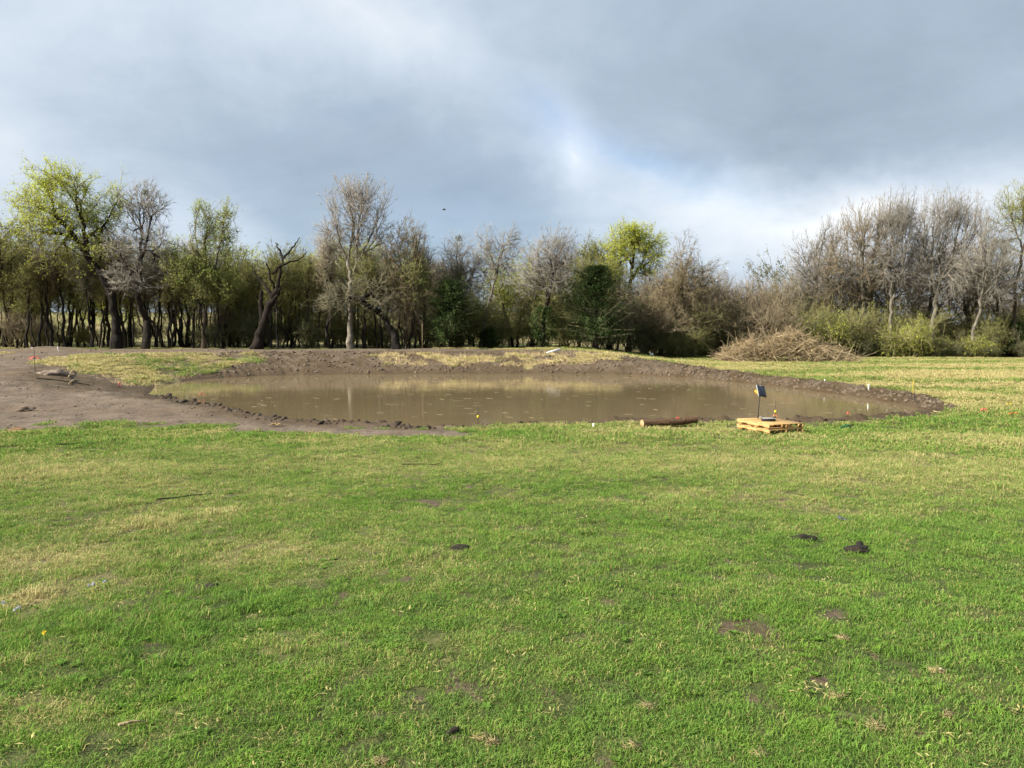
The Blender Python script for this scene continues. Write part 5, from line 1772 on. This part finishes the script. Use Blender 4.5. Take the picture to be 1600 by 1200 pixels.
def straw_tuft(label, px, py, w, seed):
    rg = np.random.default_rng(seed)
    g = ground_at(px, py)
    n = 150
    a = rg.uniform(0, 6.28, n)
    P0 = np.stack([np.cos(a), np.sin(a), np.zeros(n)], 1) * (w * np.array([.42, .3, 0]) * rg.uniform(0, 1, (n, 1)))
    d = np.stack([rg.normal(size=n) + .6, rg.normal(size=n), rg.uniform(0, .6, n)], 1)
    d /= np.linalg.norm(d, axis=1)[:, None]
    P0[:, 2] += rg.uniform(0, .018, n)
    V, t = cones_np(P0, P0 + d * w * rg.uniform(.15, .55, (n, 1)), np.full(n, .0017))
    o = obj('straw_tuft', mesh_np('straw_tuft', V, None, t), M['old_straw'], None, tuple(g))
    tag(o, label, 'straw tuft', 'pulled straw tufts on the lawn')
M['old_straw'] = simple('old_straw', (.34, .27, .13), .85, .35, 40)
M['straw'] = simple('straw', (.44, .34, .17), .8, .3, 40)
for k, (px, py, w, lab) in enumerate([(1307, 1096, .11, 'cream straw tuft above the reddish bare hole at lower right'), (1367, 1147, .12, 'bright straw tuft right of the reddish bare hole'),
        (1478, 1127, .07, 'small straw tuft at the lower right edge of the lawn'), (1464, 1057, .10, 'straw tuft above the small one near the right edge'), (988, 1161, .10, 'straw tuft at the bottom centre of the lawn'),
        (1187, 1186, .09, 'straw tuft at the bottom edge right of centre'), (1012, 1105, .10, 'straw tuft above the bottom centre one'), (1314, 1008, .10, 'straw tuft right of the large bare patch'),
        (752, 1143, .09, 'straw tuft beside the tiny dark clod'), (768, 1158, .08, 'straw tuft below the one beside the tiny clod'), (595, 1177, .09, 'straw tuft at the bottom left of centre')]):
    straw_tuft(lab, px, py, w, 300 + k)

# flowers in the lush grass at lower left
def flower(label, px, py, col, n, seed, group):
    rg = np.random.default_rng(seed)
    g = ground_at(px, py)
    root = empty('wildflower', tuple(g))
    tag(root, label, 'flower', group)
    MB().tube([(0, 0, 0), (.01, 0, .05), (.005, .01, .09)], [.0025, .002, .0015], 5).build('stem', M['leaf_fresh'], root)
    d = rg.normal(size=(n, 3))
    d /= np.linalg.norm(d, axis=1)[:, None]
    V, q = leaves_np(np.array([.005, .01, .095]) + d * .006, .012, rg, 0, .7)
    obj('petals', mesh_np('petals', V, q, None, False), col, root)
LIL = leafmat('petal_lilac', (.30, .27, .38), (.48, .45, .56), .3)
YP = leafmat('petal_yellow', (.6, .42, .03), (.75, .6, .06), .3)
for k, (px, py, lab) in enumerate([(22, 972, 'lilac wildflower left of the lush grass'), (28, 968, 'lilac wildflower close to the left lilac bloom'), (4, 962, 'lilac wildflower at the very left edge'),
                                   (137, 929, 'lilac wildflower left of the pair in the lush grass'), (144, 925, 'lilac wildflower right of the pair in the lush grass'), (161, 924, 'pale lilac wildflower behind the lush grass')]):
    flower(lab, px, py, LIL, 22, 400 + k, 'lilac wildflowers in the lower left grass')
flower('single yellow dandelion below the lush grass', 67, 1018, YP, 26, 420, None)

# ------------------------------------------------------------------ floating straw and dry stalks
rg = np.random.default_rng(90)
c = np.stack([rg.uniform(-15, 14, 1500), 20 + 24 * rg.uniform(0, 1, 1500) ** 1.3], 1)
c = c[(poly_sd(c[:, 0], c[:, 1], POND) < -.5) & (fbm(c[:, 0], c[:, 1], .25, 7, 3) > .42)][:260]
a = rg.normal(0, .35, len(c))
Ls = rg.uniform(.04, .30, len(c)) ** 1.0
d = np.stack([np.cos(a), np.sin(a), np.zeros(len(c))], 1) * Ls[:, None]
P0 = np.stack([c[:, 0], c[:, 1], np.full(len(c), .004)], 1)
V, q = tubes_np(P0, P0 + d, np.full(len(c), .0045), np.full(len(c), .003), 4)
o = obj('floating_straw', mesh_np('floating_straw', V, q), simple('wet_straw', (.27, .215, .125), .7, .3, 3))
tag(o, 'bits of straw and twig floating on the muddy water', 'debris', kind='stuff')

def stalks(name, label, pred, n, h, mat, seed, r=.006):
    rg = np.random.default_rng(seed)
    c = pred(rg, n)
    z = hf(c[:, 0], c[:, 1])
    d = rg.normal(size=(len(c), 3)) * np.array([.8, .6, 0])
    d[:, 2] = rg.uniform(.3, 1.2, len(c))
    d /= np.linalg.norm(d, axis=1)[:, None]
    P0 = np.stack([c[:, 0], c[:, 1], z - .01], 1)
    V, t = cones_np(P0, P0 + d * h * rg.uniform(.4, 1.2, (len(c), 1)), np.full(len(c), r))
    o = obj(name, mesh_np(name, V, None, t), mat)
    tag(o, label, 'dry grass', kind='stuff')
def in_poly(poly, amt):
    P = np.array(poly)
    def f(rg, n):
        c = rg.uniform(P.min(0), P.max(0), (n * 4, 2))
        k = (poly_sd(c[:, 0], c[:, 1], poly) < .3) & (fbm(c[:, 0], c[:, 1], 1.3, 78, 3) > amt)
        return c[k][:n]
    return f
stalks('bank_straw', 'flattened straw-coloured grass on the crest of the far bank', in_poly(STRAW, .46), 3000, .34, M['straw'], 91, .010)
stalks('bank_dry_grass', 'patch of tan dead grass on the left inner bank', in_poly(INNER, .5), 2600, .24, M['straw'], 92, .008)
